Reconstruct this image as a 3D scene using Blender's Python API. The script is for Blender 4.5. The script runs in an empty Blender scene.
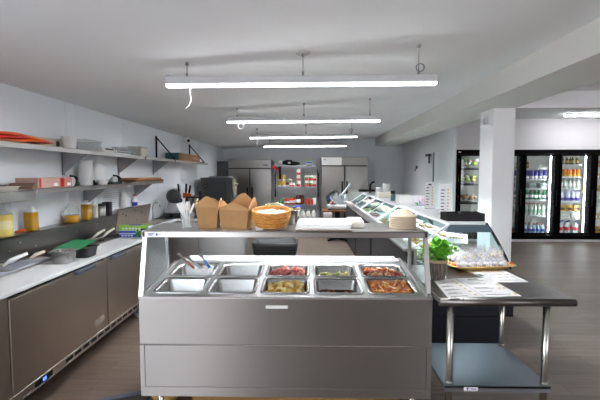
import bpy, bmesh, math, random
from mathutils import Vector, Matrix, Euler
PI = math.pi
random.seed(7)
S = bpy.context.scene
COL = S.collection

# ------------------------------------------------------------------ materials
def lin(c):
    return tuple(((v/255)/12.92 if v/255 <= .04045 else ((v/255+.055)/1.055)**2.4) for v in c)

MATS = {}
def mat(name, rgb, rough=.5, metal=0., var=0., scale=8., bump=0., spec=.5, rgb2=None, stretch=(1, 1, 1), emit=0., coat=0., trans=0., sss=0.):
    if name in MATS: return MATS[name]
    m = bpy.data.materials.new(name); m.use_nodes = True
    nt = m.node_tree; b = nt.nodes['Principled BSDF']
    c = lin(rgb)
    b.inputs['Base Color'].default_value = (*c, 1)
    b.inputs['Roughness'].default_value = rough
    b.inputs['Metallic'].default_value = metal
    b.inputs['Specular IOR Level'].default_value = spec
    if coat: b.inputs['Coat Weight'].default_value = coat
    if trans: b.inputs['Transmission Weight'].default_value = trans
    if var or bump or rgb2:
        tc = nt.nodes.new('ShaderNodeTexCoord'); mp = nt.nodes.new('ShaderNodeMapping')
        mp.inputs['Scale'].default_value = stretch
        nz = nt.nodes.new('ShaderNodeTexNoise'); nz.inputs['Scale'].default_value = scale; nz.inputs['Detail'].default_value = 4
        nt.links.new(tc.outputs['Object'], mp.inputs[0]); nt.links.new(mp.outputs[0], nz.inputs['Vector'])
        if var or rgb2:
            cr = nt.nodes.new('ShaderNodeValToRGB')
            c2 = lin(rgb2) if rgb2 else tuple(v*(1-var) for v in c)
            cr.color_ramp.elements[0].position = .35; cr.color_ramp.elements[1].position = .65
            cr.color_ramp.elements[0].color = (*c2, 1); cr.color_ramp.elements[1].color = (*c, 1)
            nt.links.new(nz.outputs['Fac'], cr.inputs[0]); nt.links.new(cr.outputs[0], b.inputs['Base Color'])
        if bump:
            bp = nt.nodes.new('ShaderNodeBump'); bp.inputs['Strength'].default_value = bump; bp.inputs['Distance'].default_value = .01
            nt.links.new(nz.outputs['Fac'], bp.inputs['Height']); nt.links.new(bp.outputs[0], b.inputs['Normal'])
    if emit:
        b.inputs['Emission Color'].default_value = (*c, 1); b.inputs['Emission Strength'].default_value = emit
    MATS[name] = m
    return m

def steel(name, rgb=(190, 188, 184), rough=.3, stretch=(2, 2, 60), amt=.12, aniso=0., arot=0.):
    m = bpy.data.materials.new(name); m.use_nodes = True
    nt = m.node_tree; b = nt.nodes['Principled BSDF']
    b.inputs['Base Color'].default_value = (*lin(rgb), 1); b.inputs['Metallic'].default_value = 1.
    if aniso:
        tg = nt.nodes.new('ShaderNodeTangent'); tg.direction_type = 'UV_MAP'
        b.inputs['Anisotropic'].default_value = aniso; b.inputs['Anisotropic Rotation'].default_value = arot
        nt.links.new(tg.outputs[0], b.inputs['Tangent'])
    tc = nt.nodes.new('ShaderNodeTexCoord'); mp = nt.nodes.new('ShaderNodeMapping'); mp.inputs['Scale'].default_value = stretch
    nz = nt.nodes.new('ShaderNodeTexNoise'); nz.inputs['Scale'].default_value = 6; nz.inputs['Detail'].default_value = 5
    mr = nt.nodes.new('ShaderNodeMapRange'); mr.inputs['To Min'].default_value = rough-amt*.5; mr.inputs['To Max'].default_value = rough+amt*.5
    nt.links.new(tc.outputs['Object'], mp.inputs[0]); nt.links.new(mp.outputs[0], nz.inputs['Vector'])
    nt.links.new(nz.outputs['Fac'], mr.inputs[0]); nt.links.new(mr.outputs[0], b.inputs['Roughness'])
    n2 = nt.nodes.new('ShaderNodeTexNoise'); n2.inputs['Scale'].default_value = 1.3; n2.inputs['Detail'].default_value = 1
    bp = nt.nodes.new('ShaderNodeBump'); bp.inputs['Strength'].default_value = .05; bp.inputs['Distance'].default_value = .02
    nt.links.new(tc.outputs['Object'], n2.inputs['Vector'])
    nt.links.new(n2.outputs['Fac'], bp.inputs['Height']); nt.links.new(bp.outputs[0], b.inputs['Normal'])
    MATS[name] = m
    return m

def glassy(name, tint=(255, 255, 255), refl=.08, rough=.03, haze=0., hazecol=(230, 235, 240), ior=1.3):
    """thin clear sheet: transparent + fresnel gloss (+ a white haze)"""
    m = bpy.data.materials.new(name); m.use_nodes = True
    nt = m.node_tree; nt.nodes.remove(nt.nodes['Principled BSDF']); out = nt.nodes['Material Output']
    tr = nt.nodes.new('ShaderNodeBsdfTransparent'); tr.inputs[0].default_value = (*lin(tint), 1)
    gl = nt.nodes.new('ShaderNodeBsdfGlossy'); gl.inputs['Roughness'].default_value = rough
    lw = nt.nodes.new('ShaderNodeLayerWeight'); lw.inputs[0].default_value = .5
    fr = nt.nodes.new('ShaderNodeMath'); fr.operation = 'POWER'; fr.inputs[1].default_value = 5.; nt.links.new(lw.outputs['Facing'], fr.inputs[0])
    f0 = ((ior-1)/(ior+1))**2
    ad = nt.nodes.new('ShaderNodeMath'); ad.operation = 'MULTIPLY_ADD'; ad.inputs[1].default_value = .6*(ior-1)/.5; ad.inputs[2].default_value = f0+refl*.3
    mx = nt.nodes.new('ShaderNodeMixShader')
    nt.links.new(fr.outputs[0], ad.inputs[0]); nt.links.new(ad.outputs[0], mx.inputs[0])
    nt.links.new(tr.outputs[0], mx.inputs[1]); nt.links.new(gl.outputs[0], mx.inputs[2])
    last = mx
    if haze:
        df = nt.nodes.new('ShaderNodeBsdfDiffuse'); df.inputs[0].default_value = (*lin(hazecol), 1)
        m2 = nt.nodes.new('ShaderNodeMixShader'); m2.inputs[0].default_value = haze
        nt.links.new(mx.outputs[0], m2.inputs[1]); nt.links.new(df.outputs[0], m2.inputs[2]); last = m2
    nt.links.new(last.outputs[0], out.inputs[0])
    MATS[name] = m
    return m

def glow(name, rgb, strength):
    m = bpy.data.materials.new(name); m.use_nodes = True
    nt = m.node_tree; nt.nodes.remove(nt.nodes['Principled BSDF'])
    e = nt.nodes.new('ShaderNodeEmission'); e.inputs[0].default_value = (*lin(rgb), 1); e.inputs[1].default_value = strength
    nt.links.new(e.outputs[0], nt.nodes['Material Output'].inputs[0])
    MATS[name] = m
    return m

# --------------------------------------------------------------- mesh builder
class MB:
    def __init__(s, t=None):
        s.bm = bmesh.new(); s.mi = 0; s.sm = False
        s.o = Vector(t.location) if t is not None else Vector((0, 0, 0))
    def v(s, p): return s.bm.verts.new(Vector(p)-s.o)
    def f(s, vs):
        try:
            fc = s.bm.faces.new(vs); fc.material_index = s.mi; fc.smooth = s.sm; return fc
        except ValueError: return None
    def poly(s, pts): return s.f([s.v(p) for p in pts])
    def box(s, x0, x1, y0, y1, z0, z1, bev=0., seg=1, rot=None):
        c = Vector(((x0+x1)/2, (y0+y1)/2, (z0+z1)/2))
        M = Matrix.Translation(c-s.o)
        if rot is not None: M = M @ Euler(rot).to_matrix().to_4x4()
        M = M @ Matrix.Diagonal((abs(x1-x0), abs(y1-y0), abs(z1-z0), 1))
        r = bmesh.ops.create_cube(s.bm, size=1, matrix=M)
        fs = set(f for v in r['verts'] for f in v.link_faces)
        for f in fs: f.material_index = s.mi; f.smooth = False
        if bev > 0:
            es = list(set(e for v in r['verts'] for e in v.link_edges))
            rr = bmesh.ops.bevel(s.bm, geom=es, offset=bev, segments=seg, profile=.5, affect='EDGES', clamp_overlap=True)
            for f in rr['faces']: f.material_index = s.mi; f.smooth = False
        return s
    def loft(s, loops, cap0=True, cap1=True, closed=True):
        V = [[s.v(p) for p in l] for l in loops]
        n = len(V[0])
        for a, b in zip(V, V[1:]):
            for i in range(n if closed else n-1):
                j = (i+1) % n; s.f([a[i], a[j], b[j], b[i]])
        sm = s.sm; s.sm = False
        if cap0: s.f(V[0][::-1])
        if cap1: s.f(V[-1])
        s.sm = sm
        return s
    def lathe(s, prof, c=(0, 0, 0), n=20, sx=1., sy=1., cap0=True, cap1=True, rz=0.):
        sm = s.sm; s.sm = True
        s.loft([[(c[0]+r*sx*math.cos(2*PI*i/n+rz), c[1]+r*sy*math.sin(2*PI*i/n+rz), c[2]+z) for i in range(n)] for r, z in prof], cap0, cap1)
        s.sm = sm; return s
    def tube(s, pts, r, n=8, cap=True, closed=False):
        P = [Vector(p) for p in pts]; R = r if isinstance(r, (list, tuple)) else [r]*len(P)
        loops = []; up = None
        for i, p in enumerate(P):
            if closed: d = P[(i+1) % len(P)]-P[i-1]
            else: d = P[min(i+1, len(P)-1)]-P[max(i-1, 0)]
            d.normalize()
            if up is None:
                up = Vector((0, 0, 1)) if abs(d.z) < .9 else Vector((1, 0, 0))
            a = d.cross(up); a.normalize(); b = a.cross(d); b.normalize(); up = b
            loops.append([p+(a*math.cos(2*PI*k/n)+b*math.sin(2*PI*k/n))*R[i] for k in range(n)])
        sm = s.sm; s.sm = True
        if closed: loops.append(loops[0])
        s.loft(loops, cap and not closed, cap and not closed); s.sm = sm
        return s
    def cyl(s, p0, p1, r, r2=None, n=16):
        return s.tube([p0, p1], [r, r if r2 is None else r2], n)
    def prism(s, poly, axis, a0, a1):
        def P(q, a):
            return (a, q[0], q[1]) if axis == 'x' else (q[0], a, q[1]) if axis == 'y' else (q[0], q[1], a)
        return s.loft([[P(q, a0) for q in poly], [P(q, a1) for q in poly]])
    def blob(s, c, r, sub=1, jit=.2, flat=1., rnd=random):
        M = Matrix.Translation(Vector(c)-s.o) @ Euler((rnd.random()*6, rnd.random()*6, rnd.random()*6)).to_matrix().to_4x4()
        rr = (r, r, r) if not isinstance(r, (tuple, list)) else r
        q = bmesh.ops.create_icosphere(s.bm, subdivisions=sub, radius=1, matrix=M @ Matrix.Diagonal((*rr, 1)))
        cc = Vector(c)-s.o
        for v in q['verts']:
            d = v.co-cc; d *= 1+rnd.uniform(-jit, jit); d.z *= flat; v.co = cc+d
        for f in set(f for v in q['verts'] for f in v.link_faces): f.material_index = s.mi; f.smooth = True
        return s
    def sheet(s, fn, nu, nv, th=.0):
        """surface fn(u,v) with a thickness th (offset down its normal)"""
        s2 = s.sm; s.sm = True
        g = [[Vector(fn(i/nu, j/nv)) for j in range(nv+1)] for i in range(nu+1)]
        T = [[s.v(p) for p in row] for row in g]
        for i in range(nu):
            for j in range(nv): s.f([T[i][j], T[i+1][j], T[i+1][j+1], T[i][j+1]])
        if th:
            def nrm(i, j):
                a = g[min(i+1, nu)][j]-g[max(i-1, 0)][j]; b = g[i][min(j+1, nv)]-g[i][max(j-1, 0)]
                n = a.cross(b); n.normalize(); return n
            B = [[s.v(g[i][j]-nrm(i, j)*th) for j in range(nv+1)] for i in range(nu+1)]
            for i in range(nu):
                for j in range(nv): s.f([B[i][j], B[i][j+1], B[i+1][j+1], B[i+1][j]])
            s.sm = False
            for i in range(nu):
                s.f([T[i][0], B[i][0], B[i+1][0], T[i+1][0]]); s.f([T[i][nv], T[i+1][nv], B[i+1][nv], B[i][nv]])
            for j in range(nv):
                s.f([T[0][j], T[0][j+1], B[0][j+1], B[0][j]]); s.f([T[nu][j], B[nu][j], B[nu][j+1], T[nu][j+1]])
        s.sm = s2
        return s
    def build(s, name, mats, parent=None, loc=None, rot=None):
        me = bpy.data.meshes.new(name)
        bmesh.ops.recalc_face_normals(s.bm, faces=s.bm.faces[:])
        uv = s.bm.loops.layers.uv.new('UVMap')
        for fc in s.bm.faces:
            n = fc.normal; k = max(range(3), key=lambda i: abs(n[i]))
            for lp in fc.loops:
                c = lp.vert.co; lp[uv].uv = (c.y, c.z) if k == 0 else (c.x, c.z) if k == 1 else (c.x, c.y)
        s.bm.to_mesh(me); s.bm.free()
        for m in (mats if isinstance(mats, (list, tuple)) else [mats]): me.materials.append(m)
        o = bpy.data.objects.new(name, me); COL.objects.link(o)
        if parent is not None: o.parent = parent
        if loc is not None: o.location = loc
        if rot is not None: o.rotation_euler = rot
        return o

def tag(o, label, cat, group=None, kind=None):
    o['label'] = label; o['category'] = cat
    if group: o['group'] = group
    if kind: o['kind'] = kind
    return o
def thing(name, label, cat, loc=(0, 0, 0), rz=0., group=None):
    o = bpy.data.objects.new(name, None); COL.objects.link(o); o.empty_display_size = .1
    o.location = loc; o.rotation_euler = (0, 0, rz)
    return tag(o, label, cat, group)
def single(name, mb, mats, label, cat, loc=None, rot=None, group=None, kind=None):
    return tag(mb.build(name, mats, None, loc, rot), label, cat, group, kind)
def struct(name, mb, mats, parent=None):
    o = mb.build(name, mats, parent)
    if parent is None: o['kind'] = 'structure'
    return o
def dup(o, loc, rz=None, label=None, group=None):
    r = o.copy(); COL.objects.link(r); r.location = loc
    if rz is not None: r.rotation_euler = rz if isinstance(rz, (tuple, list)) else (0, 0, rz)
    if label: r['label'] = label
    if group: r['group'] = group
    for ch in list(o.children):
        c = ch.copy(); COL.objects.link(c); c.parent = r
        for g in ch.children:
            d = g.copy(); COL.objects.link(d); d.parent = c
    return r

# ------------------------------------------------------------ palette
STEEL = steel('steel_brushed', (196, 193, 190), .30)
STEELV = steel('steel_brushed_vertical', (152, 149, 146), .32, (60, 60, 2), .12, .6, .25)
STEELF = steel('steel_front_panel', (166, 162, 158), .48, (2, 2, 50), .06, .9, .25)
STEELD = steel('steel_dark_door', (184, 173, 162), .40, (50, 50, 2))
STEELT = steel('steel_table_top', (116, 112, 109), .36, (40, 2, 2))
STEELB = steel('steel_backsplash', (120, 117, 113), .30, (2, 40, 2))
GALV = steel('steel_galvanised', (146, 153, 163), .40, (6, 6, 6))
TUBE = steel('steel_tube', (196, 194, 184), .22, (2, 2, 2))
PAN = steel('steel_pan', (190, 188, 186), .24, (5, 5, 5), .03)  # first strip, behind the pillar, is added to brighten the produce bay
CHROME = mat('chrome', (225, 225, 225), .12, 1.)
WIRE = mat('wire_zinc', (185, 188, 192), .35, .9)
WHITE = mat('white_plastic', (236, 236, 234), .4)
WBOARD = mat('white_cutting_board', (226, 227, 226), .45, var=.03, scale=3)
PAPER = mat('white_paper', (228, 228, 227), .8)
CLOTHW = mat('white_cloth', (244, 243, 240), .9, bump=.2, scale=60)
BLACK = mat('black_plastic', (17, 17, 19), .5, spec=.3)
BLACKM = mat('black_painted_metal', (20, 20, 22), .5, spec=.3)
NAVY = mat('navy_black_laminate', (22, 24, 33), .5, spec=.3)
DGREY = mat('dark_grey_plastic', (56, 57, 60), .5, spec=.35)
GREY = mat('grey_plastic', (130, 132, 134), .45)
LGREY = mat('light_grey_plastic', (196, 198, 200), .4)
KRAFT = mat('kraft_board', (174, 133, 86), .75, var=.08, scale=30)
KRAFTI = mat('kraft_board_inside', (186, 145, 96), .8, var=.06, scale=30)
CARD = mat('brown_cardboard', (150, 112, 74), .8, var=.1, scale=12)
WOOD = mat('wood_board', (196, 148, 96), .55, rgb2=(158, 108, 62), scale=5, stretch=(1, 12, 12))
WOODD = mat('wood_butcher_block', (150, 96, 52), .5, rgb2=(112, 66, 34), scale=6, stretch=(2, 14, 14))
GLASS = glassy('glass_clear', (250, 253, 252), .06)
GLASSG = glassy('glass_sneeze_guard', (252, 254, 254), .0, .04, .0, ior=1.14)
GLASSH = glassy('glass_end_wall_reflection', (244, 247, 248), .06, .05, .30, (226, 230, 236))  # white haze mixed in stands for the left wall's reflection
GLASSC = glassy('glass_display_case', (244, 250, 250), .06, .03, .0, ior=1.2)
CLEARP = glassy('clear_plastic', (246, 248, 248), .04, .12, .2, (236, 238, 240), ior=1.2)
BAGP = glassy('clear_wrapper', (254, 254, 254), .12, .2, .13, (246, 246, 250), ior=1.2)
OIL = mat('golden_oil', (190, 140, 24), .15, coat=.5)
YELLOWL = mat('pale_yellow_sauce', (222, 200, 110), .3)
LABELW = mat('label_white', (235, 235, 232), .6)
INK = mat('ink_dark', (70, 72, 76), .8)
YEL = mat('marker_yellow', (206, 168, 6), .7)
GRN = mat('print_green', (60, 100, 84), .7)
BLUE = mat('print_blue', (48, 72, 176), .6)
REDP = mat('red_plastic', (196, 36, 34), .4)
ORANGE = mat('orange_plastic', (214, 92, 30), .5)

# ------------------------------------------------------------ room shell
def wallmat(name, rgb, rough=.6, bump=.03, var=.03):
    return mat(name, rgb, rough, var=var, scale=1.2, bump=bump)
M_WL = mat('paint_left_panel', (236, 242, 247), .35, var=.02, scale=1.)
M_WB = wallmat('paint_back_grey', (214, 218, 221))
M_WR = wallmat('paint_partition', (224, 226, 227))
M_WW = wallmat('paint_white', (236, 234, 234))
M_CE = wallmat('paint_ceiling', (238, 240, 242), .8)
PLX0, PLX1, PLY = 2.255, 2.52, 5.35
M_BM = wallmat('paint_beam', (214, 213, 208), .75)

def floor_mat():
    m = bpy.data.materials.new('vinyl_plank_floor'); m.use_nodes = True
    nt = m.node_tree; b = nt.nodes['Principled BSDF']; N = nt.nodes.new; L = nt.links.new
    tc = N('ShaderNodeTexCoord')
    br = N('ShaderNodeTexBrick'); br.offset = .37; br.inputs['Scale'].default_value = 1.
    br.inputs['Brick Width'].default_value = 1.2; br.inputs['Row Height'].default_value = .16
    br.inputs['Mortar Size'].default_value = .002; br.inputs['Bias'].default_value = 0
    br.inputs['Color1'].default_value = (*lin((130, 114, 101)), 1); br.inputs['Color2'].default_value = (*lin((117, 102, 90)), 1)
    br.inputs['Mortar'].default_value = (*lin((84, 76, 70)), 1)
    mp = N('ShaderNodeMapping'); mp.inputs['Scale'].default_value = (1.2, 14, 1)
    nz = N('ShaderNodeTexNoise'); nz.inputs['Scale'].default_value = 2.2; nz.inputs['Detail'].default_value = 6
    mx = N('ShaderNodeMix'); mx.data_type = 'RGBA'; mx.blend_type = 'OVERLAY'; mx.inputs[0].default_value = .35
    L(tc.outputs['Object'], br.inputs['Vector']); L(tc.outputs['Object'], mp.inputs[0]); L(mp.outputs[0], nz.inputs['Vector'])
    L(br.outputs['Color'], mx.inputs[6]); L(nz.outputs['Color'], mx.inputs[7])
    bw = N('ShaderNodeRGBToBW'); L(nz.outputs['Fac'], mx.inputs[7]); L(mx.outputs[2], b.inputs['Base Color'])
    b.inputs['Roughness'].default_value = .46; b.inputs['Specular IOR Level'].default_value = .35
    bp = N('ShaderNodeBump'); bp.inputs['Strength'].default_value = .06; L(nz.outputs['Fac'], bp.inputs['Height']); L(bp.outputs[0], b.inputs['Normal'])
    return m

XL, YB, YF, XR = -2.45, 11.6, -3.0, 9.0
def ceilz(x): return 2.347+.07*(x-XL)
m = MB(); m.box(XL-.15, XR+.15, YF-.15, YB+.15, -.1, 0); struct('floor', m, floor_mat())
m = MB(); m.prism([(XL-.15, ceilz(XL-.15)), (1.93, ceilz(1.93)), (1.93, 3.1), (XL-.15, 3.1)], 'y', YF-.15, YB+.15)
m.box(2.5, XR+.15, YF-.15, 5.05, 2.637, 3.1); m.box(2.5, XR+.15, 5.3, YB+.15, 2.93, 3.1)
struct('ceiling', m, M_CE)
# left wall with panel joints
m = MB(); m.box(XL-.15, XL, 0.8, YB+.15, 0, 3.0); m.box(XL-.15, XL, YF-.15, -2.7, 0, 3.0); m.box(XL-.15, XL, -2.7, .8, 0, .85); m.box(XL-.15, XL, -2.7, .8, 2.1, 3.0)
w = struct('wall_left', m, M_WL)
m = MB()
for y in (4.05, 4.22, 5.27, 6.5, 7.7, 8.9): m.box(XL, XL+.004, y-.012, y+.012, .3, ceilz(XL)-.002)
struct('trim_1', m, M_WL)
m = MB(); m.box(XL-.15, 2.9, YB, YB+.15, 0, 3.0); struct('wall_back', m, M_WB)
m = MB(); m.box(2.75, 2.80, 7.66, YB, 0, 2.95); struct('wall_right', m, M_WR)
# cooler wall: above and to the left of the cooler opening
m = MB(); m.box(2.80, 3.56, 9.75, 9.9, 0, 2.93); m.box(3.56, XR, 9.75, 9.9, 2.205, 2.93); m.box(7.72, XR, 9.75, 9.9, 0, 2.205)
for z in (2.42, 2.66): m.box(2.87, XR, 9.744, 9.75, z, z+.012)
struct('wall_cooler', m, M_WW)
m = MB(); m.box(XR, XR+.15, YF, YB, 0, 3.0); struct('wall_far_right', m, M_WW)
# wall behind the camera with a glazed door and shop windows
m = MB()
def fw(x0, x1, z0, z1): m.box(x0, x1, YF-.15, YF, z0, z1)
fw(XL-.15, -2.38, 0, 3.0); fw(-1.72, 2.9, 0, 3.0); fw(-2.38, -1.72, 2.1, 3.0)
fw(2.9, 8.7, 0, .7); fw(2.9, 8.7, 2.5, 3.0); fw(8.7, XR+.15, 0, 3.0)
struct('wall_front', m, wallmat('paint_front_taupe', (128, 118, 110)))
DAY = glow('daylight_pane', (246, 247, 255), 1.6)
DAY2 = glow('daylight_door_pane', (242, 246, 255), 3.6)
m = MB()
for x0, x1 in ((2.9, 4.83), (4.83, 6.76), (6.76, 8.7)):
    for a in (x0, x1-.05): m.box(a, a+.05, YF-.10, YF-.02, .7, 2.5)
    m.box(x0, x1, YF-.10, YF-.02, .7, .76); m.box(x0, x1, YF-.10, YF-.02, 2.44, 2.5)
wn = struct('window_1', m, BLACKM)
m = MB(); m.box(2.95, 8.65, YF-.075, YF-.06, .76, 2.44); struct('window_pane', m, DAY, wn)
m = MB()
for a in (-2.38, -1.78): m.box(a, a+.06, YF-.10, YF-.03, 0, 2.1)
m.box(-2.38, -1.72, YF-.10, YF-.03, 0, .12); m.box(-2.38, -1.72, YF-.10, YF-.03, 2.0, 2.1)
dn = struct('door_2', m, WHITE)
m = MB(); m.box(-2.32, -1.78, YF-.075, YF-.06, .12, 2.0); struct('door_pane', m, DAY2, dn)
m = MB()
for y0, y1 in ((-2.7, -.95), (-.95, .8)):
    for a in (y0, y1-.05): m.box(XL-.10, XL-.02, a, a+.05, .85, 2.1)
    m.box(XL-.10, XL-.02, y0, y1, .85, .9); m.box(XL-.10, XL-.02, y0, y1, 2.05, 2.1)
wn = struct('added_side_window', m, WHITE)  # unseen side window, added to brighten the kitchen
m = MB(); m.box(XL-.085, XL-.07, -2.65, .75, .9, 2.05); struct('window_pane', m, DAY2, wn)
# beams, pillar
m = MB(); m.box(1.925, 2.5, YF, YB, 2.42, 3.05); struct('trim_2', m, M_BM)
m = MB(); m.box(2.5, XR, 5.05, 5.3, 2.432, 3.05); struct('trim_3', m, M_WW)
m = MB(); m.box(PLX0, PLX1, 4.97, PLY, 0, 2.42, .006); struct('wall_pillar', m, M_WW)
m = MB(); m.box(3.56, 7.72, 9.66, 9.9, 0, .045); struct('baseboard_back', m, M_WW)
# flush door in the partition
m = MB(); m.box(2.735, 2.75, 8.86, 9.95, 0.0, 2.09); d1 = struct('door_1', m, M_WR)
m = MB(); m.box(2.728, 2.75, 8.825, 8.86, 0.0, 2.10); struct('door_edge_strip', m, GREY, d1)
m = MB(); m.box(2.66, 2.735, 8.98, 9.22, 2.02, 2.07, .008); m.box(2.69, 2.715, 9.03, 9.07, 1.86, 2.03); struct('door_closer', m, DGREY, d1)

m = MB(); m.box(2.722, 2.75, 10.15, 10.24, 1.76, 1.83, .004); m.tube([(2.735, 10.19, 1.765), (2.70, 10.17, 1.74), (2.69, 10.16, 1.70)], .012, 6)
single('wall_hook', m, DGREY, 'small dark hook on the grey partition wall, left of the door closer', 'hook')

# ------------------------------------------------------------ ceiling lamps
LED = glow('led_strip', (248, 250, 255), 92.); LEDS = glow('led_diffuser_side', (248, 250, 255), 6.5); LED2 = glow('led_strip_hall', (250, 250, 255), 16.)
HOUSE = mat('lamp_housing', (184, 184, 184), .7)
def lamp(x0, x1, y, zl, zr, label, ring, left_wire, cabs):
    cx = (x0+x1)/2; zc = (zl+zr)/2; t = thing('linear_ceiling_light', label, 'ceiling light', (cx, y, zc), 0, 'linear LED lights hung in a row')
    m = MB(t); tilt = math.atan2(zr-zl, x1-x0)
    m.box(x0, x1, y-.032, y+.032, zc+.0075, zc+.060, .004, rot=(0, -tilt, 0)); m.build('lamp_housing', HOUSE, t)
    m = MB(t)
    for sg in (-1, 1): m.box(x0, x1, y+sg*.020-.003, y+sg*.020+.003, zc-.010, zc+.007, .001, rot=(0, -tilt, 0))
    ld = m.build('lamp_diffuser', LEDS, t)
    m = MB(t); m.box(x0+.01, x1-.01, y-.0165, y+.0165, zc+.0045, zc+.0065, rot=(0, -tilt, 0)); m.build('led_strip', LED, ld)
    for cxx in cabs:
        zt = ceilz(cxx); b = zc+.066+(cxx-cx)*math.tan(tilt)
        m = MB(t); m.cyl((cxx, y, b-.002), (cxx, y, zt), .0035, n=6); m.cyl((cxx, y, zt-.022), (cxx, y, zt), .012, n=10); m.cyl((cxx, y, b), (cxx, y, b+.03), .009, n=8)
        m.build('hanging_cable', GREY, t)
    if ring:
        rx, rzz, rr = ring; m = MB(t)
        for k in range(2):
            m.tube([(rx+rr*(1+.1*k)*math.cos(a*PI/8), y-.04-.006*k, zc+rzz+rr*math.sin(a*PI/8)) for a in range(16)], .004, 5, closed=True)
        m.build('cable_coil', GREY if rzz > 0 else WHITE, t)
    if left_wire:
        wx = left_wire; m = MB(t)
        m.tube([(wx, y-.033, zc+.02), (wx+.0, y-.036, zc-.01), (wx-.01, y-.04, zc-.06), (wx-.0, y-.04, zc-.11), (wx-.012, y-.04, zc-.15), (wx-.045, y-.04, zc-.185)], .004, 6)
        m.build('loose_wire', WHITE, t)
    return t
L1 = lamp(-1.065, .95, 3.05, 2.283, 2.293, 'nearest of the white linear LED lights hung from the ceiling', (.82, .11, .028), -.87, (-.909, -.038, .82))
lamp(-1.034, .911, 5.15, 2.280, 2.291, 'second nearest linear LED light, white coil hanging under its left end', (-.85, -.06, .035), None, (-.904, -.052, .781))
lamp(-1.065, .894, 7.4, 2.280, 2.298, 'third linear LED light from the front, above the hall of the kitchen', (.78, .12, .03), -.93, (-.935, -.038, .79))
lamp(-1.071, .92, 9.8, 2.285, 2.297, 'farthest linear LED light, just before the back wall', None, None, (-.93, .80))
t = thing('linear_ceiling_light', 'linear LED light on the ceiling of the room with the drink coolers', 'ceiling light', (6.3, 8.95, 2.93))
m = MB(t); m.box(5.60, 7.1, 8.91, 8.99, 2.895, 2.93, .004); m.build('lamp_housing', HOUSE, t)
m = MB(t); m.box(5.60, 7.1, 8.915, 8.985, 2.875, 2.894, .004); m.build('lamp_diffuser', LED2, t)
t = thing('ceiling_junction_box', 'round white junction cover on the ceiling above the nearest light', 'ceiling box', (-.04, 3.02, ceilz(-.04)))
m = MB(t); m.lathe([(.05, -.012), (.055, -.004), (.055, .004)], (-.04, 3.02, ceilz(-.04)), 20); m.build('cover', HOUSE, t)
m = MB(t); m.cyl((-.04, 3.02, ceilz(-.04)-.03), (-.04, 3.02, ceilz(-.04)-.01), .008, n=8); m.build('cable_gland', GREY, t)
m = MB(L1); m.tube([(-1.06+.035*math.cos(a*PI/6), 3.085+.012*a/6, 2.35+.022*math.sin(a*PI/6)) for a in range(3, 20)], .0035, 5); m.build('wire_coil', WIRE, L1)
# security camera up on the left wall
t = thing('security_camera', 'white dome security camera with black lens high on the left wall', 'camera', (-2.43, 7.9, 2.29))
m = MB(t); m.box(XL, -2.40, 7.86, 7.96, 2.25, 2.33, .008); m.build('mount', WHITE, t)
m = MB(t); m.blob((-2.34, 7.78, 2.27), .065, 2, 0); m.build('dome', WHITE, t)
m = MB(t); m.blob((-2.30, 7.725, 2.262), .03, 2, 0); m.build('lens', BLACK, t)
t = thing('electrical_box', 'small pale switch box high on the left face of the white pillar', 'switch', (2.32, 5.17, 2.32))
m = MB(t); m.box(PLX0-.02, PLX0, 5.12, 5.22, 2.25, 2.35, .006); m.build('plate', LGREY, t)
m = MB(t); m.box(PLX0-.027, PLX0-.019, 5.155, 5.185, 2.28, 2.32, .002); m.build('switch_lever', GREY, t)


# ------------------------------------------------------------ wall shelves on the left
def shelf_bracket(t, y, z, dx=.30, dz=.20):
    m = MB(t); x = XL+.006
    m.prism([(x, z), (x+dx, z), (x+dx-.02, z-.012), (x+.03, z-dz), (x, z-dz-.02)], 'y', y-.003, y+.003)
    m.box(x, x+.008, y-.003, y+.035, z-dz-.03, z); m.box(x, x+dx, y-.003, y+.028, z-.008, z)
    m.build('bracket', mat('bracket_grey', (158, 159, 161), .45, .3), t)
def wall_shelf(y0, y1, z, label, brk, xf=-2.12, th=.03, m_=STEEL, lip=.04):
    t = thing('wall_shelf', label, 'shelf', (XL+.16, (y0+y1)/2, z-th), 0, None)
    m = MB(t); m.box(XL+.003, xf, y0, y1, z-.012, z, .003); m.box(xf-.008, xf, y0, y1, z-lip, z-.002, .002); m.box(XL+.003, XL+.010, y0, y1, z-.01, z+.03)
    m.build('shelf_board', m_, t)
    for y in brk: shelf_bracket(t, y, z-.0125)
    return t
ZU = 1.85; ZL = 1.505
wall_shelf(1.95, 5.2, ZU, 'long upper steel wall shelf nearest the camera, holding folded orange bags', (3.95, 5.12))
wall_shelf(5.24, 6.36, ZU, 'short bare steel wall shelf beyond the long upper one', (6.28,))
wall_shelf(1.95, 3.08, ZL-.012, 'lower steel wall shelf nearest the camera, with a deep front lip', (2.2,), lip=.075)
wall_shelf(3.10, 4.78, ZL, 'lower steel wall shelf carrying the pink boxes and paper rolls', (4.32,))
wall_shelf(4.80, 5.85, ZL+.02, 'lower steel wall shelf holding wooden cutting boards', (5.60,))
t = thing('wall_shelf', 'far upper wall shelf hung on black triangular brackets', 'shelf', (XL+.16, 7.4, 1.82))
m = MB(t); m.box(XL+.003, -2.12, 6.40, 8.45, 1.83, 1.85, .003); m.box(-2.128, -2.115, 6.40, 8.45, 1.812, 1.848); m.build('shelf_board', STEELD, t)
for y in (6.44, 8.25):
    m = MB(t); m.box(XL+.002, XL+.024, y-.012, y+.012, 1.85, 2.23); m.tube([(XL+.014, y, 2.21), (-2.14, y, 1.862)], .011, 6); m.box(XL+.002, -2.13, y-.012, y+.012, 1.85, 1.866)
    m.build('bracket', BLACKM, t)

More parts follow.
